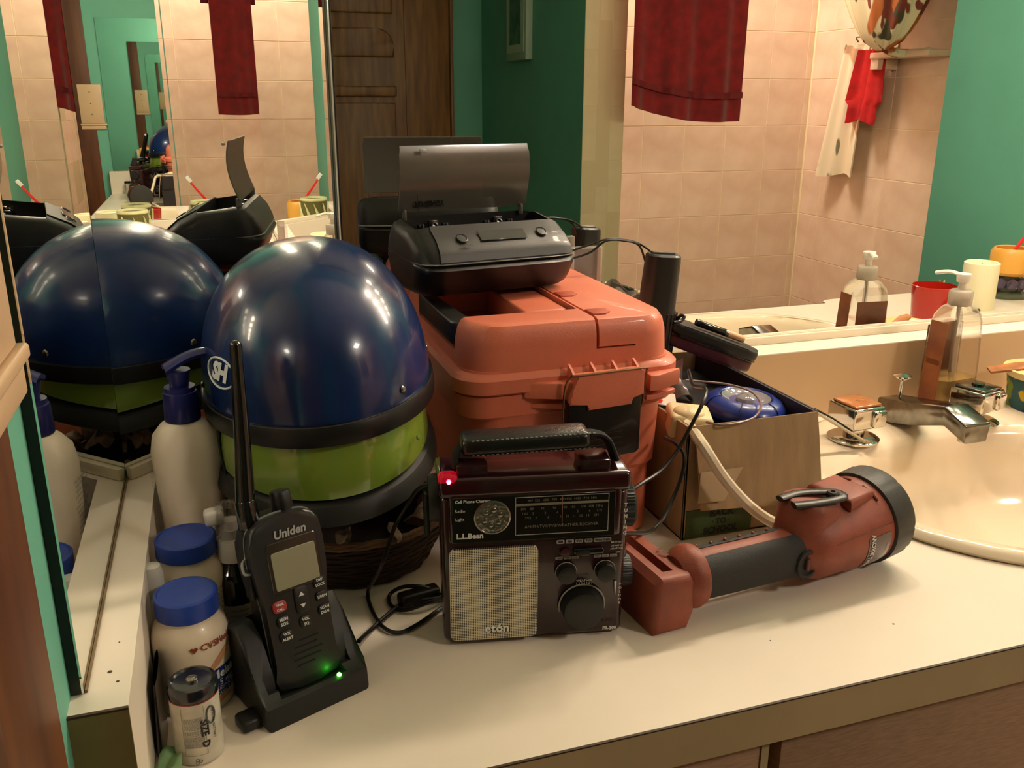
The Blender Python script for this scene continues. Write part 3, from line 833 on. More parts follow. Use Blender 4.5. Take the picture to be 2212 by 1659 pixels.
lettering([('CVSHealth', .0075, .0, .0, dict(bold=.0002))], mat('brown_red_print', (140, 62, 40), .6), pf, wrap=bottle_text(rb, .0600, -42, off=.0008))
bm = B()
pts = [(0, -.0028), (-.0028, .0002), (-.0026, .0018), (-.0012, .0024), (0, .0012), (.0012, .0024), (.0026, .0018), (.0028, .0002)]
vv = [bm.verts.new(bottle_text(rb, .0597, -84, off=.0008)(x, y)) for x, y in pts]; bm.faces.new(vv); obj('heart_mark', bm, mat('brown_red_print', (140, 62, 40), .6), pf, smooth=False)
pb = pill('pill_bottle', 'white pill bottle with matte blue cap, further back beside the side splash', (-.046, .717, 0), .0300, .100, .0243, .0150)
lettering([('DIRECTIONS TAKE ONE', .0038, 0, .018 - .0046 * i, {}) for i in range(9)], mat('slate_print', (86, 96, 104), .6), pb, wrap=bottle_text(.0300, .045, -22, off=.0006))
# small frosted cap tube between them
ft = thing('frosted_tube', 'small frosted white capped tube squeezed between the two pill bottles', 'tube', (-.071, .682, 0))
bm = B(); lathe(bm, [(.0085, 0), (.009, .002), (.009, .072), (.0075, .075)], 24); obj('tube_body', bm, mat('frosted_white', (206, 200, 188), .4), ft)
bm = B(); lathe(bm, [(.0080, .074), (.0082, .095), (.0065, .100), (.001, .101)], 24, cap0=True); obj('cap', bm, mat('frosted_cap', (222, 220, 212), .2, trans=.3), ft)
# D battery
bt = thing('battery', 'silver size D battery with black top standing in front of the pill bottle', 'battery', (-.0440, .579, 0))
STEEL = mat('battery_wrap', (206, 200, 184), .42, metal=.15, var=.12, vscale=60)
bm = B(); lathe(bm, [(.0150, 0), (.0165, .0012), (.0168, .003), (.0168, .052), (.0168, .0525)], 48); obj('can', bm, STEEL, bt)
bm = B(); lathe(bm, [(.0169, .0515), (.0171, .053), (.0171, .0590), (.0160, .0608), (.0140, .0612), (.0130, .0600), (.001, .0602)], 48, cap0=False); obj('top_band', bm, mat('black_sleeve', (18, 19, 28), .22, coat=.5), bt)
bm = B(); lathe(bm, [(.0171, .0508), (.0172, .0513), (.0171, .0518)], 48, cap0=False, cap1=False); obj('red_ring', bm, mat('red_ring', (130, 30, 24), .4), bt)
bm = B(); lathe(bm, [(.0042, .0600), (.0040, .0618), (.0034, .0622), (.001, .0622)], 24, cap0=False); obj('terminal', bm, SCREW, bt)
bw_ = lambda a: bottle_text(.0168, .026, a, off=.0003)
lettering([('SIZE  D', .0072, -.009, -.0, dict(rot=-90, bold=.0003)), ('ALKALINE BATTERY', .0030, -.002, .006, dict(rot=-90))], BLACK_PR, bt, wrap=bw_(-40))
lettering([('CAUTION: MAY EXPLODE', .0021, -.007 + .0017 * i, .002, dict(rot=-90)) for i in range(8)], mat('grey_text', (84, 80, 76), .6), bt, wrap=bw_(-92))
bm = B()
f = bw_(-92)
for x0, x1, y0, y1 in ((-.0085, -.0083, -.0165, .0225), (.0068, .0070, -.0165, .0225), (-.0085, .0070, -.0167, -.0165)):
    grid_surface(bm, lambda u, v: Vector(f(x0 + (x1 - x0) * u, y0 + (y1 - y0) * v)), 8, 2)
obj('text_frame', bm, mat('grey_text', (84, 80, 76), .6), bt)
bm = B()
f = bw_(-52)
tube(bm, [f(.0032 * math.cos(a), .013 + .0068 * math.sin(a)) for a in [2 * PI * k / 16 for k in range(16)]], .0007, 6, 1, closed=True); obj('oval_emblem', bm, mat('emblem_grey', (70, 78, 76), .4), bt)
bm = B()
f = bw_(-92)
for k in range(3):
    a0 = 2 * PI * k / 3
    tube(bm, [f(.0013 * math.cos(a0) + .0012 * math.cos(a), -.0215 + .0013 * math.sin(a0) + .0012 * math.sin(a)) for a in [2 * PI * j / 10 for j in range(10)]], .00018, 4, 1, closed=True)
obj('recycling_mark', bm, mat('emblem_grey', (70, 78, 76), .4), bt)
# dark tube and green wrapper wedged between splash and battery
dk = thing('flat_tube', 'flat dark tube with pale slanted marks wedged between side splash and battery', 'tube', (-.071, .603, .0), (0, R(2), 0))
bm = B(); grid_surface(bm, lambda u, v: Vector((.0042 * math.sin(2 * PI * u) * (1 - v * .6) , .026 * math.cos(2 * PI * u) * (1 - v * .12), .002 + .058 * v)), 24, 8, closed_u=True); obj('tube_body', bm, mat('dark_tube', (24, 16, 10), .3, coat=.4), dk)
lettering([('/ / / / / / / /', .0062, 0, 0, dict(rot=90))] + [('| | | | | | | | |', .0030, .007 + .002 * q, 0, dict(rot=90)) for q in range(3)], GREY_PR, dk, M=T(.0048, -.004, .024) @ RZ(75) @ FRONT)
gw = thing('green_wrapper', 'pale green crumpled wrapper by the foot of the battery and side splash', 'wrapper', (-.0635, .566, .0015))
bm = B(); grid_surface(bm, lambda u, v: Vector(((u - .5) * .016, (v - .5) * .028, .004 * math.sin(u * 5) * math.cos(v * 7) + .003 * u + .004)), 8, 8, .0006); obj('wrapper', bm, mat('pale_green', (126, 168, 118), .3, coat=.4), gw)
# dark spray bottle with white pump
sp_ = thing('spray_bottle', 'small dark spray bottle with white mist pump behind the two-way radio', 'bottle', (-.010, .715, 0))
bm = B(); lathe(bm, [(.0165, 0), (.018, .002), (.018, .064), (.015, .071), (.0095, .077), (.009, .082)], 36); obj('bottle_body', bm, mat('dark_glass', (14, 12, 14), .12, coat=.5), sp_)
bm = B(); band(bm, .018, -140, 20, lambda u: .010, lambda u: .044); obj('paper_label', bm, mat('grey_label', (112, 108, 100), .6), sp_)
lettering([('ORIGINAL FORMULA', .0034, 0, .012 - .0048 * i, {}) for i in range(6)], mat('dark_text', (50, 46, 44), .6), sp_, wrap=bottle_text(.018, .027, -60, off=.0007))
bm = B(); lathe(bm, [(.0118, .080), (.0122, .082), (.0115, .098), (.0080, .100), (.0078, .108)], 28, rmod=lambda a, z: 1 + .02 * math.cos(20 * a)); obj('collar', bm, mat('white_pump2', (206, 200, 190), .35), sp_)
bm = B(); cyl(bm, (0, 0, .106), (0, 0, .116), .0062, .0066, 20); box(bm, -.0072, .0085, -.0065, .0065, .114, .127, .003, 3, M=T(0, 0, 0) @ RY(-6)); obj('spray_head', bm, mat('white_pump2', (206, 200, 190), .35), sp_)
bm = B(); lathe(bm, [(.0122, .099), (.0122, .124), (.0100, .1295), (.001, .130)], 28, cap0=False, cap1=False); obj('clear_cap', bm, CLEARP, sp_)

# ------------------------------------------------------------------ basket with potpourri, two helmets
BX, BY = .108, .842
bk = thing('wicker_basket', 'dark wicker basket filled with dried flowers under the helmets', 'basket', (BX, BY, 0))
WICK = mat('dark_wicker', (62, 36, 20), .6, var=.4, vscale=60)
bm = B()
for k in range(13):
    z = .004 + .0044 * k; r = .076 + .0021 * k
    pts = [((r + .0014 * math.sin(14 * a + k * PI)) * math.cos(a), (r + .0014 * math.sin(14 * a + k * PI)) * math.sin(a), z + .0006 * math.sin(3 * a + k)) for a in [2 * PI * j / 84 for j in range(84)]]
    tube(bm, pts, .0023, 5, 1, closed=True)
tag(obj('woven_wall', bm, WICK, bk), kind='stuff')
bm = B(); lathe(bm, [(.072, .001), (.074, .002), (.096, .054), (.094, .055), (.070, .004), (.001, .003)], 40); obj('base', bm, mat('wicker_inner', (40, 24, 14), .8), bk)
bm = B()
for q in range(3):
    tube(bm, [(.103 * math.cos(a) , .103 * math.sin(a), .060 + .0026 * math.sin(10 * a + q * 2.1)) for a in [2 * PI * j / 72 for j in range(72)]], .0024, 5, 1, closed=True)
obj('braided_rim', bm, mat('pale_wicker', (128, 92, 62), .6, var=.3, vscale=50), bk)
pp = thing('dried_flowers', 'pile of pale brown dried flowers and curls in the wicker basket', 'flowers', (BX, BY, .05))
PETAL = mat('dried_petal', (192, 164, 140), .8, var=.35, vscale=70, bump=.5, bscale=500)
bm = B()
for k in range(74):
    a = random.uniform(0, 2 * PI); rr_ = .098 * math.sqrt(random.uniform(.25, 1)); s_ = random.uniform(.010, .019)
    M = T(rr_ * math.cos(a), rr_ * math.sin(a), .008 + random.uniform(0, .022) + (.030 if rr_ < .085 else 0)) @ Euler((random.uniform(-.9, .9), random.uniform(-.9, .9), a)).to_matrix().to_4x4()
    ph = random.uniform(0, 6)
    def pet(u, v, s_=s_, ph=ph, M=M):
        w = math.sin(PI * v) ** .7
        p = Vector(((v - .5) * 2 * s_, (u - .5) * s_ * 1.6 * w, s_ * (.55 * math.cos((u - .5) * 3) * w + .10 * math.sin(9 * u + ph) + .12 * math.sin(7 * v + ph))))
        return M @ p
    grid_surface(bm, pet, 8, 8, .0012)
tag(obj('petals', bm, PETAL, pp), kind='stuff')

HBLUE = mat('helmet_blue', (18, 42, 92), .24, coat=.3, var=.25, vscale=14, c2=(13, 32, 72))
LIME = mat('helmet_lime', (114, 136, 48), .2, coat=.6)
RUB = mat('black_rubber', (16, 16, 17), .4)
def dome(bm, a, b, h, n=72, m=22, e=2.25, z0=0, y_drop=None):
    prof = []
    for i in range(m + 1):
        t = (PI / 2) * i / m
        prof.append((abs(math.cos(t)) ** (2 / e), abs(math.sin(t)) ** (2 / e) * h + z0))
    lathe(bm, prof, n, a, b, cap0=False)
def domept(a, b, h, az, t, e=2.25, off=0.0):
    r = abs(math.cos(t)) ** (2 / e); z = abs(math.sin(t)) ** (2 / e) * h
    p = Vector((r * a * math.cos(az), r * b * math.sin(az), z))
    nrm = Vector((p.x / a ** 2, p.y / b ** 2, max(p.z, .004) / h ** 2)).normalized()
    return p + nrm * off, nrm
# lime helmet
lh = thing('lime_helmet', 'lime green helmet with black brim underneath the blue helmet', 'helmet', (.083, .832, .127), (R(8), R(-4), R(0)))
bm = B(); dome(bm, .100, .134, .100, z0=.022); obj('shell', bm, LIME, lh)
bm = B(); lathe(bm, [(.92, .020), (1.0, .016), (1.045, .006), (1.05, .001), (1.03, -.001), (.90, .004), (.86, .02)], 72, .102, .137, cap0=False, cap1=False); obj('brim', bm, mat('dark_brim', (34, 34, 33), .5), lh)
bm = B(); lathe(bm, [(.001, .05), (.5, .045), (.86, .015), (.80, -.006), (.70, -.012), (.62, .012), (.3, .03), (.001, .035)], 48, .102, .137, cap0=False, cap1=False); obj('liner', bm, mat('black_foam', (10, 10, 10), .9), lh)
for x, y in ((.074, -.096), (-.074, -.096)):
    bm = B(); q = Vector((x, y, .045)); cyl(bm, q, q + Vector((x, y, .02)).normalized() * .0015, .003, .0025, 16, .0008); obj('rivet', bm, LIME, lh)
# blue helmet
HA, HB, HH = .1045, .140, .131
hl = thing('blue_helmet', 'glossy navy blue half helmet stacked on top of the lime helmet', 'helmet', (.082, .836, .196), (R(1.5), R(-4), R(0)))
bm = B(); dome(bm, HA, HB, HH); obj('shell', bm, HBLUE, hl)
bm = B(); lathe(bm, [(.985, .004), (1.018, .0045), (1.03, .001), (1.035, -.007), (1.028, -.0135), (1.0, -.0145), (.93, -.013), (.93, .0), (.985, .004)], 80, HA, HB, cap0=False, cap1=False); obj('edge_trim', bm, RUB, hl)
bm = B(); lathe(bm, [(1.0195, .0040), (1.0255, .0046), (1.0245, .0036)], 80, HA, HB, cap0=False, cap1=False); obj('trim_bead', bm, mat('grey_bead', (70, 70, 72), .3), hl)
for az in (-55, -3, 48, 92, 140, 187):
    p, n_ = domept(HA, HB, HH, R(az), .085, off=0)
    bm = B(); cyl(bm, p, p + n_ * .0022, .0036, .0026, 16, .0006); obj('rivet', bm, SCREW, hl)
def hwrap(az0, t0):
    def f(x, y, off=.0008):
        p, n_ = domept(HA, HB, HH, R(az0) + x / .108, t0 + y / .125, off=off)
        return p
    return f
hw = hwrap(-148, .27)
lettering([('SH', .019, -.0015, 0, dict(bold=.0012, shear=.25, space=.9, sx=1.0))], mat('decal_white', (206, 212, 214), .4), hl, wrap=hw)
bm = B(); tube(bm, [hw(.0205 * math.cos(a), .0118 * math.sin(a), .0006) for a in [2 * PI * k / 32 for k in range(32)]], .0009, 6, 1, closed=True); obj('oval_ring', bm, _M['decal_white'], hl)
STRAP = mat('black_webbing', (14, 14, 14), .8, bump=.5, bscale=1200)
for pts in ([(-.096, -.050, -.008), (-.097, -.052, -.045), (-.093, -.056, -.085), (-.090, -.060, -.130), (-.094, -.062, -.165)], [(-.098, -.030, -.008), (-.101, -.032, -.05), (-.100, -.036, -.10), (-.098, -.042, -.150)]):
    bm = B(); tube(bm, pts, .0078, 8, 6, flat=.22); obj('chin_strap', bm, STRAP, hl)

# ================================================================== main things
def boolean(o, cutters, op='DIFFERENCE'):
    for c in cutters:
        md = o.modifiers.new('b', 'BOOLEAN'); md.operation = op; md.object = c; md.solver = 'EXACT'
    dg = bpy.context.evaluated_depsgraph_get()
    dg.update()
    me = bpy.data.meshes.new_from_object(o.evaluated_get(dg))
    o.modifiers.clear()
    old = o.data; nm = old.name; o.data = me; bpy.data.meshes.remove(old); me.name = nm
    for c in cutters:
        d = c.data; bpy.data.objects.remove(c); bpy.data.meshes.remove(d)
    me.set_sharp_from_angle(angle=R(32))
    return o
def rawobj(bm, m=None):
    me = bpy.data.meshes.new('cutter'); bmesh.ops.recalc_face_normals(bm, faces=bm.faces); bm.to_mesh(me); bm.free()
    o = bpy.data.objects.new('cutter', me); COL.objects.link(o)
    if m: me.materials.append(m)
    return o
def build_at_origin(name, bm, m, cut_bms, **k):
    """solid minus cutters, made at the origin before it is parented"""
    o = obj(name, bm, m, None, **k)
    cs = [rawobj(c, m) for c in cut_bms]
    boolean(o, cs)
    for p in o.data.polygons: p.use_smooth = True
    return o

# ------------------------------------------------------------------ toolbox
ORA = mat('salmon_plastic', (220, 120, 92), .38, coat=.12, bump=.25, bscale=1400, var=.05, vscale=10)
ORA_SHADE = mat('salmon_notch_shade', (176, 80, 58), .42, bump=.25, bscale=1400)  # deeper salmon copy: shade of recessed lid notches put into the clip colour
tbx = thing('toolbox', 'salmon orange plastic toolbox with black front latch and recessed lid handle', 'toolbox', (.326, .930, 0))
bm = B()
sqloft(bm, [(.182, .238, 0), (.192, .248, .004), (.194, .250, .078), (.202, .257, .083), (.208, .262, .150), (.214, .268, .155)], .14)
bmesh.ops.transform(bm, matrix=T(.002, -.014, 0), verts=bm.verts)
obj('body', bm, ORA, tbx, sharp=30)
bm = B(); sqloft(bm, [(.222, .285, .150), (.232, .296, .154), (.234, .300, .1755), (.231, .296, .1765)], .13); obj('body_lip', bm, ORA, tbx, sharp=30)
bm = B(); sqloft(bm, [(.236, .303, .1775), (.241, .308, .1795), (.241, .308, .1925), (.234, .302, .1965), (.222, .296, .198), (.221, .295, .200)], .14); obj('lid_rim', bm, ORA, tbx, sharp=30)
bm = B()
sqloft(bm, [(.2215, .296, .198), (.219, .293, .225), (.214, .289, .236), (.206, .281, .2425), (.198, .272, .2445)], .16)
c1 = B(); box(c1, -.14, .0195, -.098, .062, .211, .26, .003, 2)          # handle recess
c2 = B(); box(c2, .0215, .0245, -.2, .2, .2385, .26)                        # long seam
c3 = B(); prism(c3, [(.0215, -.16), (.0245, -.16), (.0245, -.136), (.0245, -.136)], .225, .26, 'Z') if False else box(c3, .0215, .0245, -.2, -.140, .214, .26)
c4 = B(); box(c4, .0215, .064, -.2, -.1425, .2145, .2165)
lid = build_at_origin('lid', bm, ORA, [c1, c2, c3, c4], sharp=30)
lid.parent = tbx
bm = B(); box(bm, -.031, .0185, -.078, .055, .206, .2405, .004, 3); obj('centre_pad', bm, ORA, lid)
bm = B(); prism(bm, [(.026, -.148), (.060, -.148), (.066, -.144), (.070, -.10), (.026, -.10)], .2, .215, 'Z', .0006); bm.free()
for y in (-.030, -.118):
    bm = B(); prism(bm, [(.024, y - .012), (.038, y - .012), (.046, y - .004), (.046, y + .010), (.024, y + .010)], .2435, .2462, 'Z', .0008); obj('compartment_clip', bm, ORA_SHADE, lid)
bm = B()
prism(bm, [(-.111, .058), (-.111, -.085), (-.104, -.095), (-.004, -.094), (-.004, -.080), (-.088, -.080), (-.094, -.074), (-.094, .058)], .2135, .2385, 'Z', .0035, 3)
obj('carry_handle', bm, mat('handle_black', (34, 33, 32), .4, coat=.15), tbx)
# side wings of the rim on the front
for pts in ([(-.055, -.152), (-.020, -.166), (-.008, -.168), (-.008, -.152)], [(.072, -.152), (.072, -.168), (.082, -.168), (.112, -.154), (.112, -.150)]):
    bm = B(); prism(bm, pts, .1715, .1885, 'Z', .0022, 2); obj('rim_wing', bm, ORA, tbx)
    bm = B(); prism(bm, [(x * .99, y + .006) for x, y in pts], .160, .1655, 'Z', .001, 1); obj('rim_rib', bm, ORA, tbx)
# latch
lt = thing('latch', None, None)
lt.parent = tbx; lt.location = (.0225, -.1575, 0)
bm = B()
prism(bm, [(-.038, .1755), (-.034, .1825), (-.031, .1965), (.036, .1985), (.040, .196), (.040, .1715), (.027, .1705), (.027, .1625), (-.019, .1605), (-.019, .168), (-.038, .167)], -.016, -.004, 'Y', .0014, 2); obj('latch_plate', bm, ORA, lt)
for x in (-.033, -.010, .013, .036):
    bm = B(); prism(bm, [(-.012, .196), (-.006, .200), (.004, .204), (.004, .190)], x - .0012, x + .0012, 'X'); obj('latch_rib', bm, ORA, lt, smooth=False)
bm = B(); prism(bm, [(-.0385, .1685), (-.0385, .117), (-.031, .106), (.035, .109), (.039, .1125), (.039, .172), (.028, .1725), (.028, .1610), (-.020, .159), (-.020, .1685)], -.0135, .001, 'Y', .0018, 2); ltb = obj('latch_clasp', bm, mat('latch_black', (15, 14, 14), .33, coat=.2), lt)
for k in range(4):
    bm = B(); box(bm, -.018, .020, -.0142, -.0134, .116 + .006 * k, .1172 + .006 * k, .0003); obj('grip_ridge', bm, _M['latch_black'], ltb, smooth=False)
bm = B(); tube(bm, [(-.039, -.006, .143), (-.0425, -.008, .150), (-.0425, -.012, .185), (-.037, -.014, .1965), (-.030, -.0165, .1975), (.036, -.0165, .1995), (.0425, -.014, .1965), (.0435, -.010, .186), (.0430, -.007, .160), (.040, -.004, .152)], .00115, 8, 3); obj('wire_bail', bm, mat('brass_wire', (128, 96, 66), .35, metal=.8), lt)

# ------------------------------------------------------------------ battery charger with open smoked lid
ch = thing('battery_charger', 'black battery charger with open smoked grey lid standing on the toolbox', 'charger', (.283, .968, .2462), (0, 0, R(9)))
ch.scale = (.955, 1, 1)
SH = mat('charger_black', (11, 11, 12), .42, coat=.05, bump=.2, bscale=1500)
FAS = mat('charger_grey', (50, 50, 52), .40, coat=.1, bump=.15, bscale=1500)
def xloft(bm, prof, xs, cy, cz):
    """profile (y, z) lofted along x; xs: (x, scale)"""
    R_ = []
    for x, s, dz in xs:
        R_.append([bm.verts.new((x, cy + (y - cy) * s, cz + (z - cz) * s + dz)) for y, z in prof])
    n = len(prof)
    for i in range(len(R_) - 1):
        for j in range(n): bm.faces.new((R_[i][j], R_[i][(j + 1) % n], R_[i + 1][(j + 1) % n], R_[i + 1][j]))
    bm.faces.new(R_[0]); bm.faces.new(R_[-1][::-1])
xs = [(-.0995, .62, 0), (-.097, .78, 0), (-.092, .90, 0), (-.083, .97, 0), (-.070, 1, 0), (.070, 1, 0), (.083, .97, 0), (.092, .90, 0), (.097, .78, 0), (.0995, .62, 0)]
low = [(p.x, p.y) for p in smoothpts([(-.030, 0, 0), (.030, 0, 0), (.048, .008, 0), (.056, .024, 0), (.058, .041, 0), (.0, .0415, 0), (-.060, .036, 0), (-.058, .022, 0), (-.046, .006, 0)], 3, True)]
bm = B(); xloft(bm, low, xs, 0, .040); obj('lower_shell', bm, SH, ch, sharp=50)
up = [(-.060, .0385), (-.055, .049), (-.042, .060), (-.022, .070), (-.018, .0725), (.030, .079), (.042, .076), (.052, .064), (.058, .050), (.059, .0425)]
bm = B(); xloft(bm, up, xs, 0, .040)
c1 = B(); prism(c1, [(-.018, .047), (-.018, .10), (.036, .10), (.036, .047)], -.087, .087, 'X', .004)
us = build_at_origin('upper_shell', bm, SH, [c1]); us.parent = ch
bm = B()
sd = [(-.060, .0372), (-.0612, .0383), (-.060, .0392), (.0592, .0432), (.0600, .0422), (.0590, .0412)]
xloft(bm, sd, [(x, s * 1.006, 0) for x, s, _ in xs], 0, .040); obj('silver_seam', bm, mat('silver_line', (128, 126, 122), .3, metal=.5), ch)
# fascia: sloping grey panel in front
bm = B()
def fas(u, v):
    pts_ = [(-.0605, .0405), (-.0558, .0502), (-.0428, .0612), (-.0228, .0710), (-.0185, .0731)]
    t = v * (len(pts_) - 1); i = min(int(t), len(pts_) - 2); f = t - i
    y = pts_[i][0] * (1 - f) + pts_[i + 1][0] * f; z = pts_[i][1] * (1 - f) + pts_[i + 1][1] * f
    x = (-.072 + .158 * u); x = x - .010 * (1 - v) * (1 - 2 * u) * .5
    s = 1.004 if abs(x) < .07 else 1.004 - .05 * ((abs(x) - .07) / .02) ** 2
    return Vector((x, y * s, .040 + (z - .040) * s))
grid_surface(bm, fas, 24, 12, .0010); obj('fascia', bm, FAS, ch)
Mf = T(0, -.0425, .0622) @ RX(90 - 56)          # plane on the slope: text x right, y up the slope
slope = Mf
bm = B(); box(bm, -.022, .036, -.0065, .0085, 0, .0009, .0005, 1, M=Mf); obj('display', bm, mat('lcd_dark', (54, 58, 60), .18, coat=.6), ch)
for x, y in ((-.0440, -.001), (.0575, .0015)):
    bm = B(); lathe(bm, [(.0062, .0006), (.0062, .0016), (.0056, .0018), (.0052, .0010), (.001, .0012)], 28, M=Mf @ T(x, y, 0)); obj('button', bm, mat('button_grey', (60, 60, 61), .35), ch)
    bm = B(); tube(bm, [(x + .0064 * math.cos(a), y + .0064 * math.sin(a), .0009) for a in [2 * PI * k / 24 for k in range(24)]], .0005, 6, 1, closed=True); bmesh.ops.transform(bm, matrix=Mf, verts=bm.verts); obj('button_ring', bm, BLACK_GL, ch)
lettering([('OPEN', .0052, -.0425, -.0125, dict(bold=.00015)), ('ON / OFF', .0030, .0575, -.0095, {})], mat('dark_legend', (20, 20, 20), .5), ch, M=Mf @ T(0, 0, .0012))
# bay: floor, contacts and springs
bm = B(); box(bm, -.085, .085, -.0175, .0355, .0465, .0475); obj('bay_floor', bm, BLACK_GL, ch, smooth=False)
for k, x in enumerate((-.064, -.034, .020, .051)):
    bm = B(); box(bm, x - .0035, x + .0035, .020, .030, .0475, .0700, .002, 3); tube(bm, [(x, .0185, .050), (x, .0175, .062), (x, .0190, .071)], .0014, 6, 3); obj('contact_slider', bm, mat('dark_metal', (70, 70, 72), .25, metal=.9), ch)
for x in (-.048, .036):
    bm = B(); lathe(bm, [(.0045, 0), (.0047, .003), (.0030, .0035), (.0028, .0006), (.001, .0006)], 18, M=T(x, .024, .0665) @ RX(70)); box(bm, x - .006, x + .006, .0245, .030, .0475, .0735, .001); obj('terminal_button', bm, mat('dark_metal', (70, 70, 72), .25, metal=.9), ch)
# lid: thin curved smoked sheet rising from the back edge
SMK = mat('smoked_plastic', (92, 88, 80), .22, alpha=.80, spec=.6, coat=.3)
def lidf(u, v):
    x = -.088 + .166 * u
    z = .083 + .0715 * v
    y = .034 - .014 * math.sin(v * 2.2) + .004 * v
    e_ = .5 - abs(u - .5)
    if v > .9 and e_ < .02: x -= math.copysign(.0015, u - .5)
    return Vector((x, y, z))
bm = B(); grid_surface(bm, lidf, 32, 16, .0018); ld = obj('smoked_lid', bm, SMK, ch)
for x in (-.081, .071):
    bm = B(); box(bm, x - .0018, x + .0018, .029, .036, .074, .086, .001); obj('hinge_lug', bm, mat('smoked_lug', (96, 92, 84), .2, alpha=.85), ld)
bm = B(); box(bm, -.066, -.058, .016, .020, .148, .1515, .0008); obj('catch', bm, mat('catch_clear', (176, 176, 170), .1), ld)
bm = B(); me_ = text_mesh('TENERGY', .0088, bold=.00035, space=1.02); me_.transform(Matrix.Diagonal((1, -1, 1, 1))); bm.from_mesh(me_); bpy.data.meshes.remove(me_)
bm2v = [bm.verts.new(p) for p in ((-.0116, -.010, 0), (-.0108, -.0098, 0), (-.0140, .0030, 0))]; bm.faces.new(bm2v)
bm2v = [bm.verts.new(p) for p in ((-.0150, .0100, 0), (-.0158, .0098, 0), (-.0128, -.0030, 0))]; bm.faces.new(bm2v)
bmesh.ops.triangulate(bm, faces=bm.faces)
for v in bm.verts:
    p = lidf((v.co.x - .052 + .088) / .166, .125 + v.co.y / .0715); v.co = p + Vector((0, -.0022, 0))
obj('lettering', bm, BLACK_PR, ld, smooth=False)

# ------------------------------------------------------------------ emergency radio
rd = thing('emergency_radio', 'dark maroon crank radio with beige speaker grille and glowing red charge lamp', 'radio', (.2315, .6345, 0), (0, 0, R(-11.3)))
MAR = mat('maroon_plastic', (44, 20, 24), .25, coat=.35, bump=.08, bscale=1200)
MAR2 = mat('maroon_clear', (44, 14, 20), .16, coat=.5)
bm = B(); box(bm, -.079, .079, 0, .056, .002, .140, .006, 4, taper=(.985, .96)); obj('case', bm, MAR, rd)
bm = B(); box(bm, -.0805, .0805, -.003, .052, .139, .157, .005, 4); obj('top_rail', bm, MAR2, rd)
bm = B(); box(bm, -.0725, .0725, -.0030, .004, .098, .1435, .004, 3); wnd = obj('window_bezel', bm, MAR2, rd)
bm = B(); box(bm, -.0695, .0665, -.0036, -.0030, .1000, .1405, .0006, 1); pan = obj('dial_panel', bm, mat('dial_black', (10, 10, 10), .1, coat=.6), rd)
def fr(x, z, y=-.0038): return T(x, y, z) @ FRONT
bm = B()
for x0, x1, z0, z1 in ((-.0175, .0610, .1385, .1390), (-.0175, .0610, .1045, .1050), (-.0175, -.0170, .1045, .1390), (.0605, .0610, .1045, .1390)):
    box(bm, x0, x1, -.0040, -.0036, z0, z1)
obj('scale_frame', bm, GREY_PR, pan, smooth=False)
bm = B(); box(bm, -.0168, .0604, -.0040, -.0036, .1310, .1330); obj('scale_bar', bm, mat('scale_grey', (120, 116, 100), .6), pan, smooth=False)
bm = B(); box(bm, .0215, .0219, -.0042, -.0036, .112, .138); obj('tuning_needle', bm, mat('needle', (140, 100, 84), .5), pan, smooth=False)
L_ = [('AM  525   600   700   800 950  1400 1710  kHz', .0030, .0215, .1355, {}), ('FM    88       92        96     100   103     106  108  MHz', .0031, .0215, .1280, {}),
      ('TV1    2          3          4                  5          6      CH', .0031, .0215, .1238, {}), ('TV2    7          8          9    10   11   12   13    CH', .0031, .0215, .1196, {}),
      ('AM/FM/TV1/TV2/WEATHER RECEIVER', .0038, .0215, .1118, {})]
lettering(L_, mat('scale_print', (112, 106, 92), .6), pan, M=fr(0, 0))
lettering([('Cell Phone Charger', .0036, -.0525, .1372, dict(bold=.0001)), ('Radio', .0038, -.0630, .1290, {}), ('Light', .0038, -.0632, .1215, {})], WHITE_PR, pan, M=fr(0, 0))
lettering([('L.L.Bean', .0066, -.0550, .1060, dict(bold=.00025))], WHITE_PR, pan, M=fr(0, 0))
bm = B(); lathe(bm, [(.0150, 0), (.0152, .0010), (.0140, .0016), (.0136, .0004)], 40, M=T(-.0365, -.0036, .1225) @ RX(90), cap0=False, cap1=False); obj('lamp_ring', bm, SCREW, rd)
lamp = bm = B(); lathe(bm, [(.0138, .0006), (.0138, .0008), (.001, .0009)], 36, M=T(-.0365, -.0036, .1225) @ RX(90)); lp = obj('reflector', bm, mat('reflector', (150, 146, 138), .2, metal=.9, bump=.9, bscale=260), rd)
for k in range(6):
    a = R(60 * k + 20); c_ = Vector((-.0365 + .0068 * math.cos(a), -.0040, .1225 + .0068 * math.sin(a)))
    bm = B(); lathe(bm, [(.0038, 0), (.0040, .0006), (.0022, .0004), (.0016, .0016), (.0005, .0020)], 16, M=T(*c_) @ RX(90)); obj('led_cup', bm, SCREW, lp)
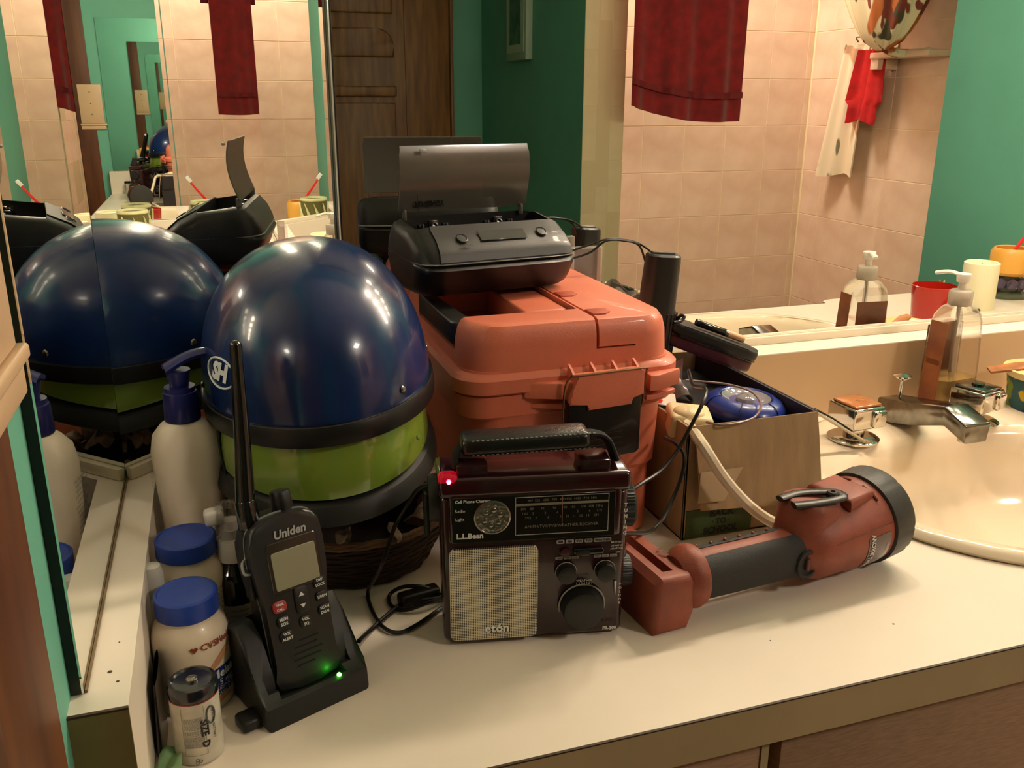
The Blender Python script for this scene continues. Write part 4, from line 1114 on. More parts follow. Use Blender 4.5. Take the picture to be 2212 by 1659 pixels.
# speaker
def grille_mat():
    m = bpy.data.materials.new('speaker_mesh'); m.use_nodes = True
    nt = m.node_tree; b = nt.nodes['Principled BSDF']; b.inputs['Roughness'].default_value = .5; b.inputs['Metallic'].default_value = .2
    tc = nt.nodes.new('ShaderNodeTexCoord'); sx = nt.nodes.new('ShaderNodeSeparateXYZ'); nt.links.new(tc.outputs['Object'], sx.inputs[0])
    acc = []
    for o_ in ('X', 'Z'):
        a = nt.nodes.new('ShaderNodeMath'); a.operation = 'MULTIPLY'; a.inputs[1].default_value = 2 * PI / .00155; nt.links.new(sx.outputs[o_], a.inputs[0])
        c_ = nt.nodes.new('ShaderNodeMath'); c_.operation = 'COSINE'; nt.links.new(a.outputs[0], c_.inputs[0]); acc.append(c_)
    ad = nt.nodes.new('ShaderNodeMath'); ad.operation = 'ADD'; nt.links.new(acc[0].outputs[0], ad.inputs[0]); nt.links.new(acc[1].outputs[0], ad.inputs[1])
    cr = nt.nodes.new('ShaderNodeValToRGB'); cr.color_ramp.elements[0].position = .52; cr.color_ramp.elements[1].position = .60
    cr.color_ramp.elements[0].color = col((222, 214, 186)); cr.color_ramp.elements[1].color = col((18, 15, 12))
    dv = nt.nodes.new('ShaderNodeMath'); dv.operation = 'MULTIPLY_ADD'; dv.inputs[1].default_value = .25; dv.inputs[2].default_value = .5
    nt.links.new(ad.outputs[0], dv.inputs[0]); nt.links.new(dv.outputs[0], cr.inputs['Fac']); nt.links.new(cr.outputs['Color'], b.inputs['Base Color'])
    return m
bm = B(); prism(bm, rrect(.0745, .0870, .005, 5, -.0350, .0495), -.0022, .002, 'Y', .0006, 1); spk = obj('speaker_grille', bm, grille_mat(), rd)
lettering([('etón', .0112, .0005, -.0006, dict(bold=.0006, space=1.05))], mat('badge_shadow', (60, 52, 42), .5), spk, M=T(-.0325, -.0024, .0165) @ FRONT)
lettering([('etón', .0110, 0, 0, dict(bold=.0002, space=1.05, ext=.0004))], mat('badge_white', (236, 236, 228), .4), spk, M=T(-.0325, -.0026, .0165) @ FRONT)
# knobs and switches
def knob(x, z, r, h, nm='knob', ringr=None, ribs=30):
    bm = B(); lathe(bm, [(r * 1.06, 0), (r * 1.02, h * .7), (r * .98, h), (r * .90, h * 1.04), (r * .2, h * .98), (.0004, h * .98)], 64, M=T(x, -.001, z) @ RX(90), rmod=lambda a, zz: 1 + .025 * (1 if math.sin(ribs * a) > 0 else 0)); k = obj(nm, bm, BLACK_PL, rd)
    rr_ = ringr or r * 1.12
    bm = B(); tube(bm, [(x + rr_ * math.cos(a), -.0016, z + rr_ * math.sin(a)) for a in [R(195 - 210 * q / 24) for q in range(25)]], r * .045, 6, 1); obj('knob_ring', bm, GREY_PR, k)
    return k
knob(.0410, .0335, .0172, .012, 'weather_knob', .0198)
knob(.0265, .0665, .0080, .008)
knob(.0600, .0665, .0080, .008)
bm = B(); box(bm, .0325, .0590, -.0035, .001, .0815, .0885, .003, 3); sw = obj('band_switch', bm, BLACK_GL, rd)
bm = B(); box(bm, .034, .046, -.0060, -.003, .0825, .0875, .0012); obj('slider', bm, BLACK_PL, sw)
bm = B(); lathe(bm, [(.0042, 0), (.0042, .0015), (.001, .0018)], 20, M=T(.0255, -.001, .0845) @ RX(90)); obj('push_button', bm, mat('maroon_button', (58, 22, 28), .3), rd)
TAGP = mat('tag_plate', (150, 146, 140), .6)
x = .018
for s_, w_ in (('AM', .0068), ('FM', .0068), ('TV1', .0068), ('TV2', .0068), ('WEATHER', .0150)):
    bm = B(); prism(bm, rrect(w_, .0036, .0009, 2, x + w_ / 2, .0945), -.0004, .0, 'Y'); tg = obj('band_tag', bm, TAGP, rd, smooth=False)
    lettering([(s_, .0029, x + w_ / 2, .0945, dict(bold=.0001))], BLACK_PR, tg, M=T(0, -.0007, 0) @ FRONT)
    x += w_ + .0012
for x, z, s_ in ((.0205, .0800 - .0008, 'Light'), (.0275, .0792, 'Off'), (.0345, .0792, 'Flash'), (.0535, .0792, 'Alert'), (.0605, .0792, 'Off'), (.0675, .0792, 'Siren')):
    bm = B(); prism(bm, rrect(.0062, .0026, .0006, 2, x, z), -.0004, .0, 'Y'); tg = obj('switch_tag', bm, TAGP, rd, smooth=False)
    lettering([(s_, .0021, x, z, {})], BLACK_PR, tg, M=T(0, -.0007, 0) @ FRONT)
lettering([('WEATHER', .0030, .0420, .0585, {}), ('1 2 3 4 5 6 7', .0028, .0420, .0560, {}), ('BATTERY', .0024, .0690, .0935, {}), ('DYNAMO', .0024, .0690, .0902, {}), ('ADAPTOR', .0024, .0690, .0874, {}), ('OFF', .0024, .0705, .0840, {})] +
          [(c_, .0042, .0755, .1275 - .0052 * i, dict(bold=.0002)) for i, c_ in enumerate('TUNING')] + [(c_, .0032, .0735, .0530 - .0036 * i, {}) for i, c_ in enumerate('VOLUME')] +
          [('FR-300', .0042, .0655, .0105, dict(bold=.0002))], WHITE_PR, rd, M=T(0, -.0040, 0) @ FRONT)
bm = B(); box(bm, .0600, .0730, -.0036, .001, .0110, .0132, .0006); bm.free()
bm = B(); vv = [bm.verts.new(p) for p in ((.0690, -.0012, .0545), (.0710, -.0012, .0545), (.0702, -.0012, .0400))]; bm.faces.new(vv); obj('volume_wedge', bm, WHITE_PR, rd, smooth=False)
for z, r, nm in ((.116, .0190, 'tuning_wheel'), (.052, .0140, 'volume_wheel')):
    bm = B(); lathe(bm, [(r, 0), (r, .010), (r * .9, .012), (.001, .012)], 90, M=T(.076, .022, z) @ RY(90), rmod=lambda a, zz: 1 + .03 * (1 if math.sin(40 * a) > 0 else 0)); obj(nm, bm, BLACK_PL, rd)
bm = B(); cyl(bm, (-.088, .028, .128), (-.076, .028, .128), .020, .021, 40, .002); box(bm, -.092, -.087, .020, .036, .095, .135, .003); obj('dynamo_crank', bm, BLACK_PL, rd)
bm = B(); box(bm, .077, .0815, .010, .040, .070, .092, .002); obj('side_switch', bm, BLACK_GL, rd)
# red charge lamp
bm = B(); sphere(bm, (-.0715, -.0015, .1545), .0021, 12, 8); obj('charge_lamp', bm, mat('red_led', (255, 90, 120), .3, emit=(255, 40, 80), estr=60.0), rd)
bm = B(); box(bm, -.0800, -.0640, -.0025, .012, .1440, .1600, .004, 3); obj('lamp_window', bm, mat('red_lens', (170, 10, 40), .08, trans=.6, alpha=.7, emit=(255, 10, 50), estr=.35), rd)
# handle
for x in (-.052, .050):
    bm = B(); box(bm, x - .013, x + .013, .002, .030, .156, .1665, .002, 2); obj('handle_mount', bm, MAR, rd)
bm = B(); tube(bm, [(-.066, .018, .160), (-.062, .020, .174), (-.045, .022, .180), (0, .022, .1825), (.045, .022, .1835), (.062, .022, .178), (.070, .018, .160)], .0115, 10, 6, flat=.25); obj('nylon_strap', bm, mat('nylon_strap', (18, 17, 18), .8, bump=1, bscale=2500), rd)
LEA = mat('black_leather', (20, 19, 20), .3, coat=.3, bump=.4, bscale=400)
bm = B(); box(bm, -.0555, .0520, .006, .036, .172, .188, .006, 4, M=T(0, 0, 0) @ RY(-1.6)); grip = obj('leather_grip', bm, LEA, rd)
for z in (.1745, .1865):
    for k in range(26):
        xx = -.052 + .0040 * k
        bm = B(); box(bm, xx, xx + .0024, .0049, .0056 if z < .18 else .0075, z - .0004 + xx * .028, z + .0004 + xx * .028, .0002, 1); bmesh.ops.translate(bm, verts=bm.verts, vec=(0, .0008 if z < .18 else .0022, 0)); o_ = obj('stitch', bm, mat('grey_thread', (96, 94, 92), .7), grip, smooth=False)

# ------------------------------------------------------------------ two-way radio in its cradle
AZ = 22
wk = thing('two_way_radio', 'black handheld two-way radio with grey screen and stubby long antenna', 'radio', (.0400, .6135, .0165), (R(-13), 0, R(AZ)))
WB = mat('radio_black', (24, 25, 26), .40, coat=.08, bump=.12, bscale=1600)
out = [(-.0225, 0), (.0225, 0), (.0250, .010), (.0255, .050), (.0262, .070), (.0290, .086), (.0300, .105), (.0290, .122), (.0245, .1315), (.012, .1352), (-.008, .1350), (-.021, .1315), (-.0282, .123), (-.0300, .105), (-.0290, .086), (-.0262, .070), (-.0255, .050), (-.0250, .010)]
out = [(p.x, p.y) for p in smoothpts([(x, z, 0) for x, z in out], 3, True)]
bm = B(); prism(bm, out, 0, .012, 'Y', .0035, 4); obj('front_shell', bm, WB, wk)
bm = B(); prism(bm, [(x * .95, z * .985 + .001) for x, z in out], .010, .032, 'Y', .004, 3); obj('back_shell', bm, BLACK_PL, wk)
bm = B(); tube(bm, [(x * 1.004, .0095, z * 1.002) for x, z in out], .0007, 6, 1, closed=True); obj('silver_trim', bm, mat('silver_trim', (120, 122, 122), .35, metal=.5), wk)
bm = B(); cyl(bm, (-.0195, .016, .128), (-.0195, .016, .150), .0088, .0080, 24, .001); tube(bm, [(-.0195, .016, .148), (-.0125, .016, .20), (-.0045, .017, .2660)], lambda t: .0075 - .0030 * t, 16, 6); sphere(bm, (-.0045, .017, .2660), .0045, 16, 10); obj('antenna', bm, BLACK_GL, wk)
bm = B(); cyl(bm, (.0085, .016, .132), (.0085, .016, .150), .0085, .0078, 28, .001); obj('volume_knob', bm, BLACK_PL, wk)
bm = B(); prism(bm, rrect(.0420, .0400, .003, 4, .0035, .0955), -.0008, .001, 'Y', .0005, 1); obj('screen_bezel', bm, BLACK_GL, wk)
bm = B(); prism(bm, rrect(.0365, .0300, .0018, 4, .0035, .0930), -.0012, .0005, 'Y', .0003, 1); obj('screen', bm, mat('lcd_grey', (134, 134, 112), .2, coat=.4), wk)
lettering([('Uniden', .0092, .0035, .1205, dict(bold=.0003, shear=.12))], mat('logo_grey', (156, 158, 156), .5), wk, M=T(0, -.0010, 0) @ FRONT)
def key(x, z, w_, h_, txt, m_=None, sz=.0034, rot=0):
    bm = B(); prism(bm, rrect(w_, h_, min(w_, h_) * .38, 4, 0, 0), -.0016, .001, 'Y', .0006, 2, M=T(x, 0, z) @ RY(-rot)); k = obj('key', bm, m_ or BLACK_PL, wk)
    lettering([(t_, sz, 0, (len(txt) - 1) * .0019 - .0038 * i, dict(bold=.00012)) for i, t_ in enumerate(txt)], WHITE_PR, k, M=T(x, -.0019, z) @ FRONT)
key(-.0150, .0665, .0115, .0088, ['TALK', 'CALL'], mat('red_key', (150, 52, 50), .4), .0026)
key(-.0140, .0545, .0105, .0082, ['MEM', 'SOS']); key(-.0135, .0425, .0115, .0085, ['WX', 'ALERT'], None, .0031)
key(.0200, .0745, .0100, .0085, ['DW', 'LOCK'], None, .0029); key(.0200, .0630, .0100, .0080, ['L/M/H'], None, .0031); key(.0205, .0520, .0105, .0082, ['SCAN', 'DUAL'], None, .0030); key(.0035, .0485, .0100, .0085, ['VOL', 'SQ'], None, .0031)
bm = B(); prism(bm, rrect(.0115, .0210, .003, 4, .0035, .0660), -.0014, .001, 'Y', .0006, 2); rk = obj('rocker_key', bm, BLACK_PL, wk)
for z, s_ in ((.0705, 1), (.0615, -1)):
    bm = B(); vv = [bm.verts.new((.0035 + dx, -.0018, z + dz * s_)) for dx, dz in ((-.0024, -.0014), (.0024, -.0014), (0, .0020))]; bm.faces.new(vv); obj('arrow_mark', bm, WHITE_PR, rk, smooth=False)
for k, (x0, x1) in enumerate(((-.004, .012), (-.009, .010), (-.010, .014), (-.010, .012), (-.008, .006))):
    bm = B(); box(bm, x0, x1, -.0005, .0002, .0345 - .0048 * k, .0355 - .0048 * k); obj('speaker_slot', bm, mat('slot_black', (5, 5, 5), .8), wk, smooth=False)
bm = B(); box(bm, -.031, -.0285, .006, .020, .075, .100, .001); obj('side_button', bm, BLACK_PL, wk)
bm = B(); tube(bm, [(-.0295, .010, .108), (-.034, .008, .105), (-.0345, .006, .098), (-.030, .006, .096)], .0011, 6); obj('strap_loop', bm, mat('loop_grey', (150, 150, 146), .4), wk)

crd = thing('charging_cradle', 'black charging cradle with green light holding the two-way radio', 'charger', (.0420, .6030, 0), (0, 0, R(AZ)))
bm = B(); prism(bm, [(-.006, 0), (.078, 0), (.076, .030), (.060, .062), (.045, .066), (.030, .056), (.012, .026), (.004, .020), (-.004, .018)], -.0435, .0445, 'X', .004, 3)
ct1 = B(); prism(ct1, [(x * 1.06, z * 1.02 - .001) for x, z in out], -.012, .034, 'Y'); bmesh.ops.transform(ct1, matrix=T(0, .0125, .0155) @ RX(-13), verts=ct1.verts)
ct2 = B(); prism(ct2, [(-.035, .004), (.0353, .004), (.0353, .09), (-.035, .09)], -.05, .0, 'Y'); bmesh.ops.transform(ct2, matrix=T(0, .0125, .0175) @ RX(-13), verts=ct2.verts)
cr_o = build_at_origin('cradle_body', bm, mat('cradle_black', (24, 26, 24), .5, bump=.1, bscale=1400), [ct1, ct2]); cr_o.parent = crd
bm = B(); box(bm, -.058, -.040, .004, .022, 0, .010, .003, 3); obj('foot', bm, BLACK_PL, crd)
bm = B(); sphere(bm, (.0205, .0005, .0192), .0018, 12, 8); obj('green_light', bm, mat('green_led', (160, 255, 120), .3, emit=(60, 255, 50), estr=45.0), crd)

# ================================================================== work light lying on the counter
wl = thing('work_light', 'dusty orange cordless work light with black grip lying on the countertop', 'lamp', (.346, .6300, 0), (0, 0, R(6)))
DOR = mat('dusty_orange', (150, 76, 56), .5, var=.2, vscale=30, c2=(126, 62, 46), bump=.2, bscale=800)
GRP = mat('grip_rubber', (34, 34, 34), .55, bump=.5, bscale=1800)
def xlathe(bm, prof, n=48, cy=0, cz=0, sy=1, sz=1, rmod=None):
    """prof (r, x) about the x axis"""
    return lathe(bm, [(r, x) for r, x in prof], n, M=T(0, cy, cz) @ Matrix.Diagonal((1, sy, sz, 1)) @ RY(90), rmod=rmod)
# butt: battery socket block
bm = B(); prism(bm, [(-.016, 0), (.020, 0), (.026, .016), (.026, .046), (.020, .054), (-.010, .056), (-.016, .050)], -.0235, .078, 'Y', .006, 3)
k1 = B(); box(k1, -.002, .0085, -.010, .10, .022, .12)
k2 = B(); box(k2, -.0105, -.006, .050, .064, .048, .12)
bt_ = build_at_origin('socket_block', bm, DOR, [k1, k2]); bt_.parent = wl
bm = B(); xlathe(bm, [(.020, .018), (.027, .026), (.0285, .034), (.0265, .040), (.022, .042)], 40, 0, .0385, 1, 1.05); obj('collar', bm, DOR, wl)
lettering([('V28', .0095, 0, 0, dict(rot=-90, shear=.1, bold=.0002))], mat('engraved', (96, 46, 34), .6), bt_, M=T(.0165, .020, .0565) @ RY(4))
# handle core and grip
bm = B(); xlathe(bm, [(.0225, .030), (.0235, .05), (.0230, .10), (.0245, .15), (.030, .175)], 48, 0, .0385, .92, 1.0); obj('handle_core', bm, DOR, wl)
def grip(u, v):
    a = R(-158 + 196 * v); x = .040 + .128 * u
    r = .0248 + .0012 * math.sin(u * 3) + .004 * max(0, u - .75) * 4
    return Vector((x + .010 * math.sin(PI * v) * u, r * .94 * math.cos(a), .0385 + r * math.sin(a)))
bm = B()
def grip2(u, v):
    a = R(115 + 190 * v); x = .038 + (.128 + .012 * math.sin(PI * v)) * u
    r = .0246 + .0008 * math.sin(u * 3) + (.004 * (u - .75) * 4 if u > .75 else 0)
    return Vector((x, r * .94 * math.cos(a), .0385 + r * math.sin(a)))
grid_surface(bm, grip2, 30, 24, .0016); gp = obj('rubber_grip', bm, GRP, wl)
bm = B(); grid_surface(bm, lambda u, v: Vector((.030 + .11 * u, .0235 * math.cos(R(60 + 25 * v)), .0385 + (.0240) * math.sin(R(60 + 25 * v)))), 20, 5, .0012); rg_ = obj('rear_grip', bm, GRP, wl)
for k in range(6):
    bm = B(); sphere(bm, (.045 + .016 * k, .0235 * math.cos(R(72)), .0388 + .0246 * math.sin(R(72))), .0017, 10, 6); obj('grip_dot', bm, DOR, rg_)
# trigger switch recess near the head
bm = B(); lathe(bm, [(.0130, 0), (.0125, .002), (.0098, .0025), (.0092, .0004), (.001, .0002)], 28, M=T(.150, -.0238, .036) @ RX(90) @ Matrix.Diagonal((1, 1.15, 1, 1))); obj('switch_ring', bm, GRP, wl)
bm = B(); box(bm, .147, .152, -.0275, -.0230, .030, .042, .0018, 3); obj('switch_button', bm, mat('switch_red', (86, 44, 42), .4), wl)
# head
hd = bpy.data.objects.new('head', None); COL.objects.link(hd); hd.parent = wl; hd.location = (.160, 0, .0415); hd.rotation_euler = (0, R(-4), R(9))
bm = B(); xlathe(bm, [(.022, -.014), (.031, -.004), (.036, .008), (.0375, .022), (.0385, .032), (.0415, .048), (.0435, .070), (.0445, .086), (.044, .090)], 64, 0, 0)
k1 = B(); prism(k1, [(.010, .030), (.072, .030), (.078, .055), (.010, .055)], -.020, .034, 'Y', .002) 
hs = build_at_origin('housing', bm, DOR, []); hs.parent = hd
bm = B(); xlathe(bm, [(.0448, .0855), (.0475, .0865), (.0480, .1120), (.0455, .1165), (.0430, .1170)], 96, 0, 0, rmod=lambda a, x: 1 - (.018 if (math.degrees(a) % 30) < 2.6 and x > .088 else 0)); obj('bezel_ring', bm, mat('bezel_rubber', (44, 42, 40), .5, bump=.2, bscale=900), hd)
bm = B(); xlathe(bm, [(.0428, .1160), (.030, .1175), (.001, .1180)], 48, cap0=True) if False else xlathe(bm, [(.0428, .1145), (.030, .1160), (.001, .1166)], 48); obj('lens', bm, mat('lamp_lens', (205, 205, 198), .15, metal=.15, bump=.6, bscale=200), hd)
# top boss and belt hook
bm = B(); sqloft(bm, [(.058, .052, .010), (.058, .052, .040), (.052, .046, .046), (.044, .040, .0475)], .45); bmesh.ops.transform(bm, matrix=T(.008, .002, 0) @ RY(10), verts=bm.verts); obj('top_boss', bm, DOR, hd)
bm = B(); prism(bm, [(.040, -.026), (.078, -.024), (.080, .024), (.040, .026)], .030, .0445, 'Z', .006, 3); obj('head_flat', bm, DOR, hd)
HKM = mat('hook_metal', (26, 23, 22), .32, metal=.3)
bm = B(); tube(bm, [(-.016, .012, .0505), (.004, .010, .0500), (.020, .004, .0490), (.034, -.006, .0485), (.038, -.013, .0485), (.034, -.019, .0485), (.020, -.018, .0488), (.000, -.012, .0498), (-.018, -.006, .0515)], .0056, 10, 5, flat=.5); hk_ = obj('belt_hook', bm, HKM, hd)
bm = B(); lathe(bm, [(.006, .047), (.006, .0515), (.0045, .0530), (.0022, .0530), (.0020, .0518), (.0002, .0518)], 20, M=T(.030, -.012, 0)); obj('hook_screw', bm, HKM, hk_)
for a0, a1 in ((62, 86), (104, 130)):
    bm = B(); tube(bm, [(.0765, .0448 * math.cos(R(a)), .0448 * math.sin(R(a))) for a in [a0 + (a1 - a0) * q / 8 for q in range(9)]], .0013, 6, 1); obj('vent_slot', bm, mat('engraved', (96, 46, 34), .6), hd)
# clear label on the side of the head
def hwrap2(x, y, off=.0006):
    a = R(190) + y / .0445            # y up the side
    r = (.0385 + (.0060) * min(1, max(0, (x - .032) / .054))) + off
    return Vector((x, r * math.cos(a + PI * 0) , r * math.sin(a)))
def side(x, s_, off=.0006):
    a = R(-163) - s_                  # angle in the y-z plane, -180 = towards the viewer side
    pr = [(-.004, .031), (.008, .036), (.022, .0375), (.032, .0385), (.048, .0415), (.070, .0435), (.086, .0445), (.12, .0446)]
    r = .0446
    for (xa, ra), (xb, rb_) in zip(pr, pr[1:]):
        if xa <= x <= xb: r = ra + (rb_ - ra) * (x - xa) / (xb - xa)
    r += off + .0003
    return Vector((x, r * math.cos(a), r * math.sin(a)))
bm = B(); grid_surface(bm, lambda u, v: side(.050 + .030 * u, -.45 + .90 * v, .0002), 8, 12); obj('data_label', bm, mat('maroon_label', (66, 30, 32), .2, coat=.6), hd)
lettering([('WORK LIGHT', .0076, 0, 0, dict(bold=.0003))], mat('label_white', (200, 190, 186), .5), hd, wrap=lambda x, y: side(.0560 - y, .0 - x / .044, .0008))
lettering([('HEAVY DUTY', .0030, 0, 0, {})], mat('label_white', (200, 190, 186), .5), hd, wrap=lambda x, y: side(.0755 - y, .0 - x / .044, .0008))
bm = B(); tube(bm, [side(x, .62, .0000) for x in (.012, .03, .05, .07, .084)], .0004, 5, 2); obj('seam_line', bm, mat('engraved', (96, 46, 34), .6), hd)

# ================================================================== cardboard box and what lies in it
CARD = mat('cardboard', (176, 146, 108), .85, var=.12, vscale=60, stretch=(1, 1, .12), bump=.3, bscale=500)
CARD_D = mat('dark_board', (34, 26, 32), .5, var=.2, vscale=20)  # darker board colour for one side wall and flap of the box
bx = thing('cardboard_box', 'open brown cardboard box with front flap folded down beside the toolbox', 'box', (.525, .760, 0))
X0, X1, Y0, Y1, ZT = -.082, .075, 0.0, .262, .129
for nm, a in (('back_wall', (X0, X1, Y1 - .003, Y1, 0, ZT)), ('side_wall', (X0, X0 + .003, Y0, Y1, 0, ZT)), ('dark_side_wall', (X1 - .003, X1, Y0, Y1, 0, ZT)), ('front_wall', (X0, X1, Y0, Y0 + .003, 0, ZT)), ('bottom', (X0, X1, Y0, Y1, 0.0003, .003))):
    bm = B(); box(bm, *a, .0006, 1); obj(nm, bm, CARD_D if 'dark' in nm else CARD, bx, smooth=False)
bm = B(); grid_surface(bm, lambda u, v: Vector((X0 + .006 + (X1 - X0 - .008) * u + .006 * v, -.0008 - .016 * v ** .8 + .0012 * math.sin(u * 5) * v, ZT + .001 - (.089 + .012 * u) * v)), 16, 10, .0022); obj('front_flap', bm, CARD, bx, sharp=50)
bm = B(); grid_surface(bm, lambda u, v: Vector((X0 + .010 + .050 * u * (1 - .4 * v) - .004 * v, -.0135 - .0052 * v - .0015 * u * v, .083 - .032 * v)), 8, 8, .0008); obj('torn_paper', bm, mat('torn_card', (184, 160, 126), .85), bx)
bm = B(); prism(bm, [(-.078, .0018), (.002, .0018), (.002, .034), (-.078, .034)], -.0010, -.0002, 'Y'); stk = obj('green_sticker', bm, mat('green_sticker', (62, 78, 34), .6), bx, smooth=False)
lettering([('BACK', .0115, -.036, .0275, dict(bold=.0005, shear=.1)), ('· TO ·', .0090, -.036, .0175, dict(bold=.0005)), ('SCHOOL', .0105, -.036, .0075, dict(bold=.0005, shear=.1))], BLACK_PR, stk, M=T(0, -.0013, 0) @ FRONT)
bm = B(); box(bm, X1 - .0005, X1 + .0030, .004, Y1, ZT - .055, ZT + .0005, .0008, 1); obj('dark_side_flap', bm, CARD_D, bx, smooth=False)
bm = B(); box(bm, X0 + .004, X1 - .004, .004, Y1 - .004, .100, .103); obj('inner_tray', bm, mat('inner_black', (14, 12, 16), .5), bx, smooth=False)
# puck light
pk = thing('puck_light', 'round blue push light with clear domed lens lying in the cardboard box', 'lamp', (.560, .840, .1032), (R(3), R(2), R(20)))
PKB = mat('puck_blue', (30, 48, 130), .3, coat=.2)
bm = B(); lathe(bm, [(.040, 0), (.0455, .004), (.0465, .010), (.044, .016), (.038, .0215), (.030, .0235), (.0285, .0225), (.0285, .018), (.001, .017)], 56, rmod=lambda a, z: 1 + .02 * abs(math.cos(3 * a)) ** .5); obj('blue_housing', bm, PKB, pk)
for k in range(6):
    a = R(60 * k + 30)
    bm = B(); tube(bm, [((r) * math.cos(a), (r) * math.sin(a), z) for r, z in ((.030, .0237), (.0385, .0218), (.0445, .0165), (.0468, .010))], .0006, 5, 2); obj('housing_groove', bm, mat('navy_groove', (14, 20, 60), .5), pk)
bm = B(); lathe(bm, [(.0280, .0225), (.024, .0200), (.016, .0165), (.012, .0165)], 48, cap0=False, cap1=False); lathe(bm, [(.0120, .0165), (.0110, .0215), (.0070, .0245), (.0003, .0255)], 40, cap0=False); obj('clear_lens', bm, mat('clear_lens', (206, 200, 208), .05, trans=.55, coat=.5), pk)
# outlet tap with thick white cord
pt_ = thing('outlet_tap', 'cream plastic outlet tap with thick white cord at the corner of the box', 'plug', (.464, .800, .1045), (R(8), R(6), R(-18)))
pt_.scale = (.80, .80, .90)
CREAM = mat('cream_plastic', (226, 204, 158), .4)
bm = B(); box(bm, -.030, .028, -.022, .026, .002, .032, .006, 4); obj('tap_body', bm, CREAM, pt_)
bm = B(); sphere(bm, (-.004, -.004, .031), .020, 24, 10, (1.1, .8, .35)); obj('raised_top', bm, CREAM, pt_)
bm = B(); lathe(bm, [(.0085, 0), (.0088, .002), (.0070, .004), (.0060, .008)], 24, M=T(.004, -.021, .010) @ RX(90)); obj('strain_relief', bm, CREAM, pt_)
red = thing('red_switch', 'red lit switch with white card edge behind the cream outlet tap', 'switch', (.452, .838, .134), (R(18), R(10), R(-18)))
bm = B(); box(bm, -.012, .016, -.012, .012, 0, .0012); obj('white_card', bm, mat('white_card', (206, 196, 182), .6), red, smooth=False)
bm = B(); box(bm, -.012, .000, -.009, .006, .0012, .005, .0015, 2); obj('red_rocker', bm, mat('red_rocker', (214, 40, 34), .25, emit=(255, 50, 40), estr=.5), red)
def cable(name, label, pts, r, m, flat=1.0, cat='cord', n=8, k=8):
    o = Vector(pts[0]); 
    bm = B(); tube(bm, [tuple(Vector(p) - o) for p in pts], r, n, k, flat=flat)
    c = obj(name, bm, m, None); c.location = o
    return tag(c, label, cat)
WC = mat('white_cord', (222, 204, 176), .4)
BC = mat('black_cord', (20, 18, 17), .35, coat=.2)
cable('white_cord', 'thick cream power cord running from the outlet tap down behind the work light',
      [(0.4478, 0.7780, 0.1266), (0.4512, 0.7700, 0.1239), (0.4469, 0.7350, 0.1170), (0.4638, 0.7220, 0.0873), (0.4857, 0.7120, 0.0606), (0.5038, 0.7000, 0.0453), (0.5168, 0.6900, 0.0393), (.548, .708, .015), (.61, .738, .006)], .0058, WC)
cable('power_cord', 'black cord crossing the toolbox edge from the box to the radio',
      [(0.4959, 0.8600, 0.1567), (0.4686, 0.8000, 0.1600), (0.4623, 0.7650, 0.1673), (0.4464, 0.7420, 0.1615), (0.4296, 0.7350, 0.1388), (0.4140, 0.7300, 0.1180), (0.3933, 0.7200, 0.1050), (0.3612, 0.7000, 0.1031), (0.3334, 0.6750, 0.1070)], .0020, BC)
cable('power_cord', 'black cord looping from the toolbox side down to the tuning wheel of the radio',
      [(0.4243, 0.7750, 0.1149), (0.4220, 0.7450, 0.1188), (0.4255, 0.7350, 0.1097), (0.4210, 0.7300, 0.0898), (0.4085, 0.7250, 0.0659), (0.3915, 0.7150, 0.0503), (0.3713, 0.7000, 0.0506), (0.3318, 0.6700, 0.0705)], .0021, BC)
cable('thin_grey_cord', 'thin grey pink wire looping over the blue puck light',
      [(0.5052, 0.8800, 0.1377), (0.5195, 0.8750, 0.1367), (0.5474, 0.8600, 0.1351), (0.5633, 0.8362, 0.1325), (0.5518, 0.7971, 0.1325), (0.5272, 0.7654, 0.1325), (0.5057, 0.7542, 0.1310), (0.4769, 0.7518, 0.1310), (0.4701, 0.7712, 0.1280)], .0013, mat('grey_wire', (126, 100, 94), .35, coat=.3))

# trimmer / shaver standing in the box by the mirror
tr = thing('hair_clipper', 'black ribbed hair clipper standing upright by the back mirror', 'clipper', (.509, .985, .112), (R(2), R(4), R(-6)))
TRB = mat('clipper_black', (30, 29, 27), .42, coat=.1)
bm = B(); sqloft(bm, [(.050, .034, 0), (.052, .036, .02), (.052, .036, .085), (.046, .033, .090), (.044, .032, .150), (.043, .031, .156), (.038, .027, .158)], .45); obj('clipper_body', bm, TRB, tr)
for k in range(5):
    ra = R(-92 + 20 * k)
    bm = B(); tube(bm, [(.0098 + .0166 * math.cos(ra), -.0018 + .0166 * math.sin(ra), z_) for z_ in (.006, .05, .086)], .0011, 6, 1); obj('rib', bm, mat('rib_grey', (58, 56, 52), .35, coat=.2), tr, smooth=False)
bm = B(); box(bm, -.016, .014, -.004, .004, .157, .1605, .0012); obj('top_slot', bm, mat('grey_metal', (90, 88, 84), .35, metal=.5), tr)
bm = B(); box(bm, -.024, -.002, -.0192, -.0180, .0, .088, .0005, 1); obj('side_panel', bm, TRB, tr)
cable('clipper_cord', 'thin black double cord arching from the hair clipper over the toolbox back',
      [(0.5058, 0.9850, 0.2392), (0.5009, 0.9900, 0.2587), (0.4910, 0.9900, 0.2792), (0.4721, 0.9900, 0.2856), (0.4476, 0.9900, 0.2867), (0.4269, 0.9900, 0.2738), (0.4001, 0.9900, 0.2667), (0.3824, 0.9900, 0.2643)], .0014, BC)
